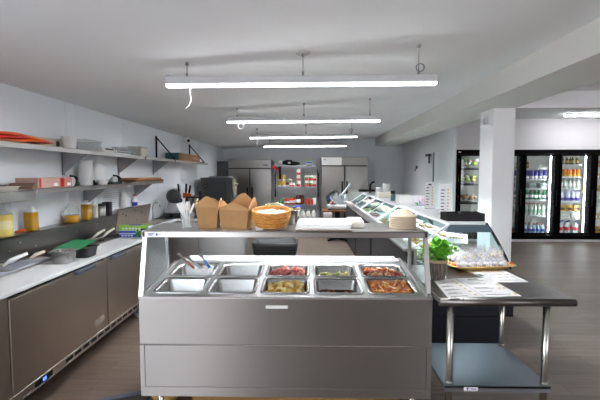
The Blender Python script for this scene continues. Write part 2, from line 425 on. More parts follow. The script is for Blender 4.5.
# things on the upper shelf
def atu(z=ZU): return z+.0005
z = ZU
m = MB()
for k in range(3):
    def fn(u, v, k=k): return (-2.315+.165*v+.01*k, 2.35+1.02*u-.06*k, z+.018+.016*k+.028*math.sin(u*3.2+k)*math.sin(PI*v)*(1-u*.6)+.012*math.sin(9*u+k))
    m.mi = k % 2; m.sheet(fn, 14, 5, .012)
single('folded_bags', m, [ORANGE, REDP], 'orange and red folded bags lying at the near end of the upper shelf', 'bag')
m = MB(); m.box(-2.42, -2.14, 2.62, 3.02, ZU, ZU+.014, .004); single('serving_tray', m, CARD, 'flat brown tray under the orange folded bags', 'tray')
t = thing('flat_carton', 'beige flat carton with a black emblem on the upper shelf', 'box', (-2.33, 3.32, ZU))
m = MB(t); m.box(-2.43, -2.335, 3.22, 3.79, ZU+.001, ZU+.095, .004); m.build('carton', mat('beige_card', (208, 200, 178), .7, var=.05), t)
m = MB(); m.lathe([(.028, 0), (.028, .002)], (0, 0, 0), 14)
e = m.build('emblem', INK, t); e.location = (-.0035, .40, .05); e.rotation_euler = (0, PI/2, 0)
m = MB(); m.lathe([(.05, 0), (.052, .005), (.068, .115), (.070, .118), (.066, .118), (.05, .01)], (0, 0, 0), 20, cap1=False); single('paper_cups', m, WHITE, 'white plastic tub between the beige carton and the clear container', 'tub', (-2.235, 3.74, ZU))
def rr_loop(w, d, r, z, n=4):
    pts = []
    for cx, cy, a0 in ((w/2-r, d/2-r, 0), (-w/2+r, d/2-r, 90), (-w/2+r, -d/2+r, 180), (w/2-r, -d/2+r, 270)):
        for k in range(n+1):
            a = math.radians(a0+90*k/n); pts.append((cx+r*math.cos(a), cy+r*math.sin(a), z))
    return pts
def tub(w, d, h, r=.02, taper=.9, wall=.003, flange=.006):
    m = MB(); m.sm = True
    m.loft([rr_loop(w*taper, d*taper, r*.8, 0), rr_loop(w, d, r, h-.004), rr_loop(w+2*flange, d+2*flange, r, h-.003), rr_loop(w+2*flange, d+2*flange, r, h),
            rr_loop(w-2*wall, d-2*wall, r*.9, h), rr_loop(w*taper-2*wall, d*taper-2*wall, r*.7, wall)])
    m.sm = False
    return m
single('plastic_container', tub(.24, .34, .11), CLEARP, 'clear plastic container on the upper shelf above the paper towel rolls', 'container', (-2.29, 4.05, ZU))
t = thing('flat_carton', 'white and black striped flat packs on the upper shelf', 'box', (-2.28, 4.62, ZU))
m = MB(t); m.box(-2.42, -2.14, 4.28, 4.55, ZU+.001, ZU+.05, .003); m.box(-2.42, -2.14, 4.57, 4.95, ZU+.001, ZU+.035, .003); m.build('carton', LABELW, t)
m = MB(t); m.box(-2.139, -2.137, 4.60, 4.93, ZU+.012, ZU+.026); m.box(-2.139, -2.137, 4.34, 4.52, ZU+.028, ZU+.044); m.box(-2.3, -2.16, 4.6, 4.75, ZU+.036, ZU+.042, .002); m.build('dark_print', mat('print_dark_violet', (52, 48, 72), .6), t)
single('plastic_container', tub(.22, .30, .10), CLEARP, 'clear plastic container between striped flat packs and steel canister', 'container', (-2.29, 5.0, ZU)).location.y = 5.02
ob = [o for o in COL.objects if o.get('label', '').startswith('white and black striped')][0]; ob.location.y -= .12
CANM = mat('canister_champagne', (196, 190, 178), .35, .3)
t = thing('canister', 'square brushed metal canister at the end of the long upper shelf', 'canister', (-2.28, 5.33, ZU))
m = MB(t); m.box(-2.37, -2.19, 5.26, 5.44, ZU+.001, ZU+.115, .012, 2); m.build('body', CANM, t)
m = MB(t); m.box(-2.375, -2.185, 5.255, 5.445, ZU+.116, ZU+.135, .008, 2); m.build('lid', CANM, t)
t = thing('carton', 'long brown cardboard carton with a teal end on the far upper shelf', 'box', (-2.28, 7.1, 1.85))
m = MB(t); m.box(-2.40, -2.16, 6.72, 8.0, 1.851, 1.98, .006); m.build('carton', CARD, t)
m = MB(t); m.box(-2.39, -2.17, 6.70, 6.719, 1.852, 1.978, .003); m.build('teal_end', mat('teal_print', (44, 92, 98), .6), t)
m = MB(t); m.box(-2.159, -2.156, 7.5, 7.85, 1.88, 1.95); m.build('printed_label', mat('rosy_print', (176, 130, 108), .7), t)

# things on the lower shelf
z = ZL-.011
m = tub(.24, .72, .035, .02, .94); single('shallow_tray', m, mat('ivory_plastic', (226, 222, 208), .5), 'long ivory shallow tray at the near end of the lower shelf', 'tray', (-2.27, 2.60, z))
m = MB(); m.prism([(2.93+.17, ZL), (3.12, ZL+.04), (3.155, ZL+.045), (3.155, ZL)], 'x', -2.36, -2.16); single('folded_carton', m, mat('dark_brown_card', (118, 92, 74), .8), 'low brown folded carton left of the pink boxes', 'box')
for y0, y1, rgb, lb in ((3.16, 3.43, (196, 160, 146), 'dusty pink carton on the lower shelf, left of the two'), (3.435, 3.62, (206, 142, 128), 'pink carton with a red corner, right of the two')):
    t = thing('carton', lb, 'box', (-2.25, (y0+y1)/2, ZL))
    m = MB(t); m.box(-2.34, -2.15, y0, y1-.002, ZL+.001, ZL+.085, .003); m.build('carton', mat('pink_card_%d' % rgb[0], rgb, .7, var=.08, scale=14), t)
    m = MB(t); m.box(-2.15, -2.147, y0+.01, y0+.06 if y0 > 3.43 else y0+.03, ZL+.006, ZL+.08); m.build('red_print', REDP, t)
    m = MB(t); m.box(-2.15, -2.147, y1-.08, y1-.03, ZL+.015, ZL+.04); m.build('pale_print', LABELW, t)
def tape_gun(loc, rz, label, body=BLACK):
    t = thing('tape_dispenser', label, 'tape dispenser', loc, rz)
    m = MB(); m.tube([(-.02, 0, .03), (.03, 0, .045), (.075, 0, .025)], [.018, .022, .014], 8); m.box(-.03, .07, -.02, .02, .004, .03, .006); m.build('body', body, t)
    m = MB(); m.lathe([(.03, -.02), (.042, -.02), (.042, .02), (.03, .02)], (0, 0, 0), 18); o = m.build('tape_roll', LGREY, t); o.location = (-.045, 0, .046); o.rotation_euler = (PI/2, 0, 0)
    m = MB(); m.tube([(.06, 0, .06), (.02, 0, .085), (-.05, 0, .098)], [.014, .016, .012], 8); m.build('handle', body, t)
    return t
tape_gun((-2.22, 3.76, ZL), 1.57, 'black tape dispenser beside the pink carton on the lower shelf')
tape_gun((-2.22, 4.62, ZL), 1.3, 'black tape dispenser with pale roll near the end of the lower shelf')
def paper_roll(x, y, z, r, h, label):
    t = thing('paper_towel_roll', label, 'paper roll', (x, y, z))
    m = MB(); m.lathe([(r*.97, 0), (r, .004), (r, h-.004), (r*.97, h), (r*.28, h), (r*.28, h-.02)], (0, 0, 0), 24); m.build('paper', PAPER, t)
    m = MB(); m.lathe([(r*.27, h-.03), (r*.27, h+.002), (r*.22, h+.002), (r*.22, h-.03)], (0, 0, 0), 14); m.build('cardboard_core', CARD, t)
paper_roll(-2.29, 4.10, ZL, .068, .255, 'tall white paper towel roll standing on the lower shelf')
m = MB(); m.lathe([(.085, 0), (.098, .02), (.105, .1), (.1, .17), (.075, .215), (.03, .235), (.0, .238)], (0, 0, 0), 24, sx=.8, sy=1.05); single('wrapped_roll', m, mat('white_wrap', (238, 238, 238), .45, bump=.2, scale=20), 'rounded white wrapped bundle beside the tall paper towel roll', 'bundle', (-2.30, 4.345, ZL))
m = MB(); m.lathe([(.04, 0), (.055, .05), (.058, .05), (.043, .004)], (0, 0, 0), 20, cap1=False); single('small_bowl', m, WHITE, 'small white bowl in front of the white wrapped bundle', 'bowl', (-2.18, 4.22, ZL))
m = MB(); m.tube([(-2.2, 4.02+.06, ZL+.05), (-2.2, 4.10, ZL+.012)], .01, 6); m.lathe([(.02, 0), (.022, .03)], (-2.2, 4.115, ZL), 10); single('label_gun', m, BLACK, 'tiny black gadget in front of the tall paper roll', 'gadget')
m = MB(); m.box(-2.24, -2.16, 4.40, 4.54, ZL, ZL+.028, .005); single('stapler', m, DGREY, 'dark grey flat gadget left of the second tape dispenser', 'gadget')
for k, (y0, y1, z0, lb) in enumerate(((4.86, 5.8, ZL+.02, 'wooden cutting board lying at the bottom of the pair on the shelf'), (4.95, 5.72, ZL+.043, 'wooden cutting board lying on top of the other one'))):
    m = MB(); m.box(-2.42, -2.10, y0, y1, z0+.0005, z0+.022, .006, 2); single('cutting_board', m, WOOD if k else WOODD, lb, 'cutting board')

# papers on the wall below the shelf
def notice(y0, y1, z0, z1, label, n):
    t = thing('wall_notice', label, 'notice', (XL, (y0+y1)/2, z0))
    m = MB(t); m.box(XL+.0005, XL+.003, y0, y1, z0, z1); m.mi = 1
    for k in range(n):
        zz = z1-.03-(z1-z0-.05)*k/n; m.box(XL+.003, XL+.0036, y0+.02, y1-.02-random.random()*.1, zz-.004, zz)
    m.build('printed_sheet', [mat('notice_paper', (222, 226, 230), .7), mat('print_pale', (160, 164, 172), .8)], t)
notice(2.75, 3.25, 1.16, 1.42, 'printed notice taped on the wall behind the sauce bottles', 9)
notice(4.72, 5.25, 1.17, 1.44, 'printed notice taped on the wall behind the dark jug', 9)

# ------------------------------------------------------------ prep fridge under the shelves
t = thing('prep_refrigerator', 'long stainless prep refrigerator along the left wall with white cutting board front', 'refrigerator', (-2.1, 3.45, 0))
m = MB(t); m.box(-2.42, -1.83, 2.2, 4.66, .2, .885); m.box(-1.84, -1.80, 2.2, 2.325, .2, .885, .003); m.box(-1.84, -1.80, 3.455, 3.50, .2, .885); m.box(-1.84, -1.80, 4.61, 4.66, .2, .885)
m.build('cabinet', STEELD, t)
m = MB(t); m.box(-1.83, -1.815, 2.33, 3.455, .868, .885); m.box(-1.83, -1.815, 3.5, 4.61, .868, .885); m.box(-1.835, -1.815, 3.46, 3.495, .3, .86); m.build('dark_gap_gasket', BLACK, t)  # black strips put in for the dark gaps around the doors
m = MB(t); m.box(-1.835, -1.795, 2.2, 4.66, .2, .262, .003); rail = m.build('bottom_rail', STEELD, t)
m = MB(t)
for k in range(16):
    y = 2.86+.115*k
    if y+.09 < 4.64: m.box(-1.796, -1.793, y, y+.085, .222, .246)
m.build('vent_slots', BLACK, rail)
m = MB(t); m.box(-1.796, -1.792, 2.2, 4.66, .2, .208); m.build('bright_edge', STEEL, rail)
m = MB(t); m.box(-1.796, -1.790, 2.52, 2.70, .212, .252, .003); dsp = m.build('temperature_display', BLACK, t)
m = MB(t)
for y in (2.595, 2.615):
    m.box(-1.7905, -1.789, y, y+.012, .222, .226); m.box(-1.7905, -1.789, y, y+.012, .23, .234); m.box(-1.7905, -1.789, y, y+.012, .238, .242)
    m.box(-1.7905, -1.789, y, y+.003, .222, .242); m.box(-1.7905, -1.789, y+.009, y+.012, .222, .242)
m.build('digits', glow('digit_blue', (60, 90, 255), 3.), dsp)
for y0, y1, hy in ((2.33, 3.452, (3.0, 3.27)), (3.503, 4.607, (3.56, 3.83))):
    m = MB(t); m.box(-1.828, -1.795, y0, y1, .268, .866, .004); d = m.build('door', STEELD, t)
    m = MB(t); m.box(-1.795, -1.765, hy[0], hy[1], .842, .872, .006, 2); m.box(-1.795, -1.755, hy[0]+.01, hy[1]-.01, .866, .874, .002); m.build('handle', mat('handle_blue_grey', (104, 112, 126), .4), d)
m = MB(t); m.box(-1.7955, -1.7935, 3.27, 3.42, .33, .385); m.build('rating_label', mat('label_grey_brown', (140, 128, 118), .4), t)
m = MB(t); m.box(-2.09, -1.775, 2.22, 4.66, .893, .92, .003); m.build('cutting_board', WBOARD, t)
m = MB(t); m.box(-2.09, -1.79, 2.2, 4.66, .886, .8925); m.build('board_support', STEEL, t)
# pan rail (with openings) and raised back with ledge
m = MB(t); m.box(-2.115, -2.095, 2.2, 4.66, .886, .925); m.box(-2.33, -2.305, 2.2, 4.66, .886, .945); m.box(-2.31, -2.11, 2.2, 4.66, .80, .815)
for k in range(9): y = 2.2+.305*k; m.box(-2.31, -2.11, y, y+.02, .90, .925)
m.build('pan_rail', STEEL, t)
m = MB(t); m.prism([(-2.30, .94), (-2.29, 1.12), (-2.285, 1.138), (-2.43, 1.138), (-2.43, .886), (-2.31, .886)], 'y', 2.2, 4.725); m.build('raised_back', STEELB, t)
m = MB(t)
for y, zz in ((3.0, 1.03), (3.12, 1.075), (3.3, 1.02), (3.9, 1.05), (4.3, 1.08)): m.cyl((-2.296, y, zz), (-2.288, y, zz), .006, n=8)
m.build('rivet', STEEL, t)
for y in (2.45, 4.4):
    for x in (-1.90, -2.35):
        m = MB(t); m.box(x-.03, x+.03, y-.03, y+.03, .185, .2); m.box(x-.028, x+.028, y-.02, y-.015, .06, .19); m.box(x-.028, x+.028, y+.015, y+.02, .06, .19)
        c = m.build('caster', GALV, t)
        m = MB(t); m.tube([(x+.002, y-.013, .063), (x+.002, y+.013, .063)], .062, 18); m.build('wheel', LGREY, c)
# second prep unit further back
t = thing('prep_refrigerator', 'second prep refrigerator beyond, its brown-grey hood raised behind the wrap box', 'refrigerator', (-2.1, 5.2, 0))
m = MB(t); m.box(-2.42, -1.83, 4.74, 5.0, .2, .885); m.box(-2.42, -2.11, 5.0, 5.75, .2, .885); m.build('cabinet', STEELD, t)
m = MB(t); m.box(-2.09, -1.78, 4.735, 4.99, .893, .92, .003); m.build('cutting_board', WBOARD, t)
m = MB(t); m.prism([(-2.31, .93), (-2.26, 1.19), (-2.275, 1.198), (-2.38, .93)], 'y', 4.735, 5.72); m.box(-2.42, -2.12, 4.74, 5.75, .886, .93); h = m.build('hood', STEELD, t)
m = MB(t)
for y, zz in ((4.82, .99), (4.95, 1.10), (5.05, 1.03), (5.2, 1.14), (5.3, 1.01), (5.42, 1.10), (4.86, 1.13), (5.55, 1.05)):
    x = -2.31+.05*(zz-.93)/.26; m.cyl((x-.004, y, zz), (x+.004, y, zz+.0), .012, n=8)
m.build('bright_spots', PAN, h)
for y in (4.78, 5.65):
    m = MB(t); m.tube([(-2.2, y-.013, .063), (-2.2, y+.013, .063)], .062, 18); m.box(-2.23, -2.17, y-.02, y+.02, .11, .2); m.build('caster', GALV, t)

# bottles and jugs on the raised ledge
ZB = 1.1385
def squeeze_bottle(y, r, h, label, body, cap, lab=None, x=-2.355, square=False, liquid=.85):
    t = thing('sauce_bottle', label, 'bottle', (x, y, ZB))
    m = MB()
    if square:
        m.sm = True; m.loft([rr_loop(r*1.9, r*1.9, r*.35, 0), rr_loop(r*2, r*2, r*.35, .006), rr_loop(r*2, r*2, r*.35, h*liquid)]); m.build('contents', body, t)
        m = MB(); m.sm = True; m.loft([rr_loop(r*2, r*2, r*.35, h*liquid+.0005), rr_loop(r*2, r*2, r*.35, h*liquid+.012), rr_loop(r*1.3, r*1.3, r*.5, h), rr_loop(r*.9, r*.9, r*.4, h+.03)]); m.build('shoulder', cap, t)
    else:
        m.lathe([(r*.94, 0), (r, .008), (r, h*liquid), (r*.97, h*liquid)], (0, 0, 0), 20); m.build('contents', body, t)
        m = MB(); m.lathe([(r*.98, h*liquid+.0005), (r, h*.9), (r*.85, h*.95), (r*.35, h), (r*.3, h+.03), (r*.12, h+.065)], (0, 0, 0), 20); m.build('nozzle_cap', cap, t)
    if lab:
        m = MB(); m.lathe([(r*1.01, h*.3), (r*1.01, h*.62)], (0, 0, 0), 20, cap0=False, cap1=False); m.build('label_band', lab, t)
    return t
squeeze_bottle(3.03, .068, .20, 'fat pale yellow sauce bottle at the left end of the ledge', YELLOWL, CLEARP, mat('label_cream', (226, 214, 160), .6))
m = MB(); m.tube([(-2.36, 3.17, ZB+.012), (-2.34, 3.22, ZB+.02), (-2.35, 3.27, ZB+.012)], [.012, .014, .008], 8); single('food_scrap', m, ORANGE, 'small orange-brown scrap lying between the two sauce bottles on the ledge', 'scrap')
squeeze_bottle(3.35, .042, .175, 'square golden sauce bottle, second on the ledge from the left', OIL, WHITE, None, square=True, liquid=.9)
t = thing('oil_jug', 'clear jug with handle half full of golden oil on the ledge', 'jug', (-2.355, 3.93, ZB))
m = MB(); m.lathe([(.06, 0), (.07, .01), (.072, .075)], (0, 0, 0), 20); m.build('oil', OIL, t)
m = MB(); m.lathe([(.073, .0755), (.074, .12), (.06, .155), (.03, .175), (.03, .195)], (0, 0, 0), 20); m.build('jug', CLEARP, t)
m = MB(); m.tube([(-.01, -.072, .02), (-.005, -.115, .07), (-.01, -.12, .12), (-.01, -.06, .155)], .007, 6); m.build('handle', CLEARP, t)
squeeze_bottle(4.20, .040, .175, 'square golden sauce bottle between the jug and a clear bottle', OIL, WHITE, None, square=True, liquid=.92)
squeeze_bottle(4.36, .038, .16, 'clear pale bottle right of the golden square bottle', mat('pale_liquid', (206, 206, 190), .2), WHITE)
for k, (y, lb) in enumerate(((4.49, 'grey metal shaker left of the other on the ledge'), (4.555, 'grey metal shaker beside the dark jug'))):
    t = thing('shaker', lb, 'shaker', (-2.36, y, ZB))
    m = MB(); m.lathe([(.028, 0), (.03, .004), (.029, .12)], (0, 0, 0), 16); m.build('body', STEEL, t)
    m = MB(); m.lathe([(.031, .1205), (.031, .135), (.02, .146)], (0, 0, 0), 16); m.build('lid', DGREY, t)
t = thing('pitcher', 'dark purple-black pitcher at the right end of the ledge', 'pitcher', (-2.36, 4.70, ZB+.0))
m = MB(); m.lathe([(.042, 0), (.05, .01), (.056, .15), (.058, .152), (.052, .152), (.046, .02)], (0, 0, 0), 20, cap1=False); m.build('body', mat('aubergine_plastic', (40, 28, 44), .35), t)
m = MB(); m.tube([(.0, .05, .13), (.0, .1, .12), (.0, .1, .05), (.0, .045, .03)], .008, 6); m.build('handle', mat('aubergine_plastic', (40, 28, 44)), t)
t.location = (-2.36, 4.655, ZB)

# things lying on the prep fridge
ZR = .9255
def pan6(w, d, h, rim=.012):
    m = MB(); m.sm = True
    m.loft([rr_loop(w+2*rim, d+2*rim, .018, h-.005), rr_loop(w+2*rim, d+2*rim, .018, h), rr_loop(w, d, .016, h), rr_loop(w*.99, d*.99, .016, h-.006), rr_loop(w*.88, d*.88, .03, .006), rr_loop(w*.82, d*.82, .03, .0015)], cap0=False)
    m.loft([rr_loop(w+2*rim, d+2*rim, .018, h-.005), rr_loop(w*1.0, d*1.0, .018, h-.006), rr_loop(w*.89, d*.89, .03, .003), rr_loop(w*.83, d*.83, .03, 0)], cap0=False)
    m.sm = False
    return m
t = thing('steel_pan', 'small empty stainless pan standing on the white cutting board', 'pan', (-1.93, 3.10, .9205))
pan6(.15, .13, .10).build('pan', PAN, t)
t = thing('steel_pan', 'dark pan of olive relish behind the empty stainless pan', 'pan', (-1.90, 3.34, .9205))
pan6(.15, .17, .085).build('pan', DGREY, t)
m = MB()
rnd = random.Random(3)
for k in range(60): m.blob((-1.90+rnd.uniform(-.06, .06), 3.34+rnd.uniform(-.07, .07), .9205+.062+rnd.uniform(-.006, .006)), .014, 1, .3, .7, rnd)
single('olive_relish', m, mat('olive_mix', (120, 112, 62), .5, rgb2=(70, 74, 40), scale=40), 'chopped olive relish filling the dark pan', 'food', kind='stuff')
m = MB()
m.sm = True; m.loft([rr_loop(.19, .36, .02, 0), rr_loop(.20, .37, .02, .004), rr_loop(.20, .37, .02, .010), rr_loop(.17, .34, .02, .012)]); m.sm = False
o = m.build('lid', mat('green_plastic', (26, 148, 92), .35), t, (-.085, .02, .092), (.04, .03, .12)); o['label'] = 'bright green plastic lid'
m = MB(); m.sheet(lambda u, v: (-2.30+.19*u, 2.4+.85*v, .927+.012*math.sin(7*v+2*u)*math.sin(PI*u)), 6, 16, .002); single('plastic_film', m, mat('film_grey', (196, 200, 212), .3), 'crumpled pale plastic film over the pan rail, near left end', 'film')
def ladle(x, y, z, rz, L, label, head, hm, col=WHITE, name='serving_spoon', cat='spoon', tilt=.25):
    t = thing(name, label, cat, (x, y, z), rz)
    m = MB(); m.tube([(.02, 0, .014), (L*.5, 0, .02+L*.5*tilt), (L, 0, .016+L*tilt)], [.010, .014, .012], 8); m.build('handle', col, t)
    m = MB()
    if head == 'bowl': m.lathe([(.004, 0), (.03, .006), (.045, .022), (.041, .022), (.027, .010)], (-.06, 0, 0), 14, sx=1.2)
    else: m.loft([[(-.22, -.004, .006), (-.22, .004, .006), (-.22, .004, .008), (-.22, -.004, .008)], [(-.1, -.02, .008), (-.1, .02, .008), (-.1, .02, .011), (-.1, -.02, .011)], [(.03, -.012, .012), (.03, .012, .012), (.03, .012, .016), (.03, -.012, .016)]])
    m.tube([(-.02, 0, .016), (.03, 0, .018)], .005, 6)
    m.build('spoon_bowl' if head == 'bowl' else 'blade', hm, t)
    return t
ladle(-2.205, 2.86, .95, .42, .13, 'white handled serving spoon, the nearer to the wall at the left end', 'bowl', PAN, tilt=.5)
ladle(-2.19, 2.77, .95, .42, .13, 'white handled serving spoon, the nearer to the board at the left end', 'bowl', PAN, tilt=.5)
ladle(-2.17, 3.02, .95, .8, .12, 'thin cream handled spreader lying across the pan rail', 'knife', PAN, mat('cream_plastic', (224, 216, 196), .5), 'spreader', 'spreader', .35)
ladle(-2.2, 4.0, .952, 1.4, .2, 'white handled knife on the rail, left of the two behind the green lid', 'knife', STEEL, mat('ivory_handle', (230, 226, 214), .45), 'kitchen_knife', 'knife', .3)
ladle(-2.145, 4.1, .952, 1.4, .2, 'white handled knife on the rail, right of the two behind the green lid', 'knife', STEEL, mat('ivory_handle', (230, 226, 214), .45), 'kitchen_knife', 'knife', .3)
t = thing('kitchen_tongs', 'dark tongs with orange grip lying behind the small steel pan', 'tongs', (-2.2, 3.32, .94), 1.1)
for s_ in (-1, 1):
    m = MB(); m.tube([(-.14, 0, .012), (0, .018*s_, .022), (.1, .022*s_, .02)], [.006, .009, .006], 6); m.build('arm', BLACK, t)
m = MB(); m.tube([(-.10, 0, .016), (-.02, .0, .024)], .017, 8); m.build('orange_grip', ORANGE, t)
m = MB(); m.box(-2.29, -2.13, 4.28, 4.56, .9275, .934, .004); single('dark_tray', m, DGREY, 'dark flat tray on the pan rail beside the wrap box', 'tray')
# box of food wrap
t = thing('wrap_box', 'blue and green food wrap box with a leafy picture on the cutting board', 'box', (-1.94, 4.42, .9205))
m = MB(t); m.box(-2.09, -1.76, 4.36, 4.48, .921, 1.05, .003); m.build('carton', mat('wrap_blue_white', (196, 208, 232), .5), t)
m = MB(t); m.box(-2.088, -1.762, 4.357, 4.36, .925, .955); m.box(-2.088, -1.90, 4.357, 4.36, .972, .992); m.box(-1.84, -1.762, 4.356, 4.36, .955, 1.02); m.box(-2.0, -1.86, 4.38, 4.46, 1.05, 1.053); m.mi = 1
for q in range(4): m.box(-2.06+.034*q, -2.036+.034*q, 4.356, 4.357, .934, .947)
m.build('blue_bands', [mat('wrap_blue', (36, 66, 190), .45), LABELW], t)
m = MB(t); m.box(-2.088, -1.762, 4.356, 4.3595, 1.0, 1.047); m.box(-2.088, -1.762, 4.36, 4.476, 1.05, 1.052); m.mi = 1
for q in range(6): m.box(-2.05+.036*q, -2.025+.036*q, 4.3555, 4.3565, 1.01, 1.03)
m.build('green_bands', [mat('wrap_lime', (150, 204, 60), .5), LABELW], t)
m = MB(t)
for q in range(9): m.blob((-1.87+.028*math.cos(q*2.4)*(q/9+.3), 4.354, .965+.03*math.sin(q*2.4)*(q/9+.3)), (.018, .004, .018), 1, .15)
m.build('leaf_picture', mat('leaf_print', (44, 130, 50), .6, rgb2=(90, 170, 60), scale=60), t)
m = MB(t); m.blob((-1.815, 4.355, .985), (.022, .004, .03), 1, .1); m.blob((-1.835, 4.355, .94), (.016, .004, .014), 1, .1); m.build('orange_picture', ORANGE, t)
# behind hood: paper roll and a cleaner bottle on a corner ledge
t = thing('wall_ledge', 'narrow steel ledge on the wall behind the raised hood', 'shelf', (-2.43, 5.2, 1.17))
m = MB(t); m.box(XL+.003, -2.36, 5.0, 5.72, 1.16, 1.172); m.build('ledge_plate', STEEL, t)
for y in (5.1, 5.6): 
    m = MB(t); m.prism([(XL+.003, 1.16), (-2.37, 1.16), (XL+.003, 1.09)], 'y', y-.003, y+.003); m.build('bracket', STEEL, t)
paper_roll(-2.40, 5.16, 1.1725, .036, .21, 'slim white paper roll standing behind the raised hood')
t = thing('spray_bottle', 'white spray bottle with red trigger and blue label behind the hood', 'spray bottle', (-2.40, 5.50, 1.1725), -.9)
m = MB(); m.lathe([(.03, 0), (.036, .006), (.036, .07), (.03, .1), (.012, .125), (.012, .145)], (0, 0, 0), 16); m.build('bottle', WHITE, t)
m = MB(); m.box(-.05, .03, -.012, .012, .145, .168, .005); m.tube([(-.035, 0, .146), (-.05, 0, .115)], .006, 6); m.build('trigger', REDP, t)
m = MB(); m.lathe([(.0365, .012), (.0365, .062)], (0, 0, 0), 16, cap0=False, cap1=False); m.build('label_band', BLUE, t)

# ------------------------------------------------------------ steel work table with machines (left back)
t = thing('steel_worktable', 'enclosed stainless worktable behind the serving counter, with a raised bright rim', 'table', (-1.4, 5.6, 0))
m = MB(t); m.box(-2.06, -.74, 5.08, 6.14, .865, .9, .004); m.build('tabletop', STEELT, t)
m = MB(t); m.box(-2.10, -2.03, 5.06, 6.2, .88, .925, .004); m.box(-2.10, -.74, 6.14, 6.2, .88, .925, .004); m.build('raised_rim', mat('rim_lit_white', (232, 234, 236), .35), t)  # rim is steel; its white stands for light caught on the upturn
m = MB(t); m.box(-2.04, -.78, 5.14, 6.14, .12, .864); m.build('cabinet', STEELV, t)
m = MB(t)
for k in range(2): m.box(-2.02+.62*k, -1.42+.62*k, 5.12, 5.139, .16, .84, .004)
ds = m.build('door', STEELV, t)
for x in (-2.0, -.82):
    for y in (5.2, 6.1): m = MB(t); m.cyl((x, y, 0), (x, y, .12), .022); m.build('leg', TUBE, t)
t = thing('prep_counter', 'black topped counter against the left wall carrying the food processor', 'counter', (-1.75, 6.65, 0))
m = MB(t); m.box(-2.44, -1.2, 6.25, 7.1, .88, .915, .004); m.build('countertop', BLACKM, t)
m = MB(t); m.box(-2.42, -1.24, 6.28, 7.08, .1, .879); m.build('cabinet', STEELD, t)
for x in (-2.36, -1.3):
    for y in (6.34, 7.0): m = MB(t); m.cyl((x, y, 0), (x, y, .1), .022); m.build('leg', TUBE, t)
t = thing('food_processor', 'food processor with grey bowl and big round dark head', 'food processor', (-2.21, 6.55, .9155))
m = MB(); m.box(-.15, .15, -.12, .12, 0, .07, .02, 2); m.build('base', DGREY, t)
m = MB(); m.lathe([(.13, .0705), (.135, .09), (.13, .13), (.10, .2), (.075, .255)], (0, 0, 0), 24); m.build('bowl', mat('smoky_bowl', (150, 152, 154), .25), t)
m = MB(); m.blob((.0, 0, .33), (.135, .12, .115), 3, 0); m.build('head', DGREY, t)
m = MB(); m.tube([(.09, -.02, .22), (.14, -.03, .16), (.13, -.02, .09)], .012, 8); m.build('handle', LGREY, t)
m = MB(); m.lathe([(.03, 0), (.03, .014)], (0, 0, 0), 16); o = m.build('control_knob', BLACK, t); o.location = (0, -.121, .035); o.rotation_euler = (PI/2, 0, 0)
def crock(x, y, z, r, h, m_, label):
    t = thing('utensil_crock', label, 'container', (x, y, z))
    m = MB(); m.lathe([(r*.9, 0), (r, .01), (r, h), (r*.93, h), (r*.85, .02)], (0, 0, 0), 20, cap1=False); m.build('crock', m_, t)
    return t
def utensil(x, y, z, tx, ty, L, col, label, headw=.02, group=None):
    m = MB(); m.tube([(0, 0, .004), (0, 0, L*.6), (0, 0, L*.78), (0, 0, L)], [.007, .007, headw*.55, headw*.45], 6)
    single('utensil', m, col, label, 'utensil', (x, y, z), (tx, ty, 0), group)
crock(-2.15, 6.92, .9155, .085, .2, BLACK, 'black wide crock of utensils behind the food processor')
for k, (dx, dy, tx, ty, L, c, lb) in enumerate(((-.05, .02, .0, -.12, .52, BLACK, 'tall black handled utensil leaning left over the food processor'), (-.03, -.03, .05, -.04, .50, WHITE, 'white handled utensil between two tall black ones'), (.0, .03, 0, .06, .52, BLACK, 'tall black handled utensil upright above the orange scraper'), (.03, 0, 0, .16, .50, BLACK, 'tall black handled utensil leaning right beside the orange scraper'))):
    utensil(-2.15+dx, 6.92+dy, .932, tx, ty, L, c, lb, .036)
m = MB(); m.box(-.07, .07, -.008, .008, .27, .36, .004); m.tube([(0, 0, 0), (0, 0, .28)], .01, 6); single('scraper', m, ORANGE, 'orange bladed scraper standing in the black crock', 'scraper', (-2.11, 6.86, .935), (.05, .1, 0))
t = thing('storage_tub', 'grey square storage tub behind the white plastic cutlery', 'container', (-1.95, 6.86, .9155))
m = MB(); m.sm = True; m.loft([rr_loop(.18, .2, .03, 0), rr_loop(.20, .23, .03, .3)]); m.build('tub', GREY, t)
m = MB(); m.sm = True; m.loft([rr_loop(.205, .245, .03, .3005), rr_loop(.205, .245, .03, .322)]); m.build('lid', DGREY, t)
crock(-1.96, 6.45, .9155, .075, .17, BLACK, 'black crock of short utensils just behind the white cutlery')
for k, (dx, tx, ty, L, c, lb) in enumerate(((-.045, 0, -.18, .30, BLACK, 'black utensil leaning left in the nearer crock'), (.0, .04, .02, .33, BLACK, 'black utensil with a round tip upright in the nearer crock'), (.04, .0, .2, .31, DGREY, 'dark grey utensil leaning right in the nearer crock'))):
    utensil(-1.96+dx, 6.45, .93, tx, ty, L, c, lb, .034)
t = thing('stick_blender', 'black stick blender standing upright near the oven', 'blender', (-1.80, 6.7, .9155))
m = MB(); m.lathe([(.05, 0), (.05, .02), (.02, .03), (.018, .24), (.03, .27), (.033, .39), (.02, .42)], (0, 0, 0), 14); m.build('body', BLACK, t)
t = thing('hand_sink', 'corner hand sink with slim bent chrome faucet right of the raised hood', 'sink', (-2.3, 5.98, 0))
m = MB(t); m.box(-2.43, -2.13, 5.80, 6.18, .1, .92, .005); m.build('cabinet', STEELD, t)
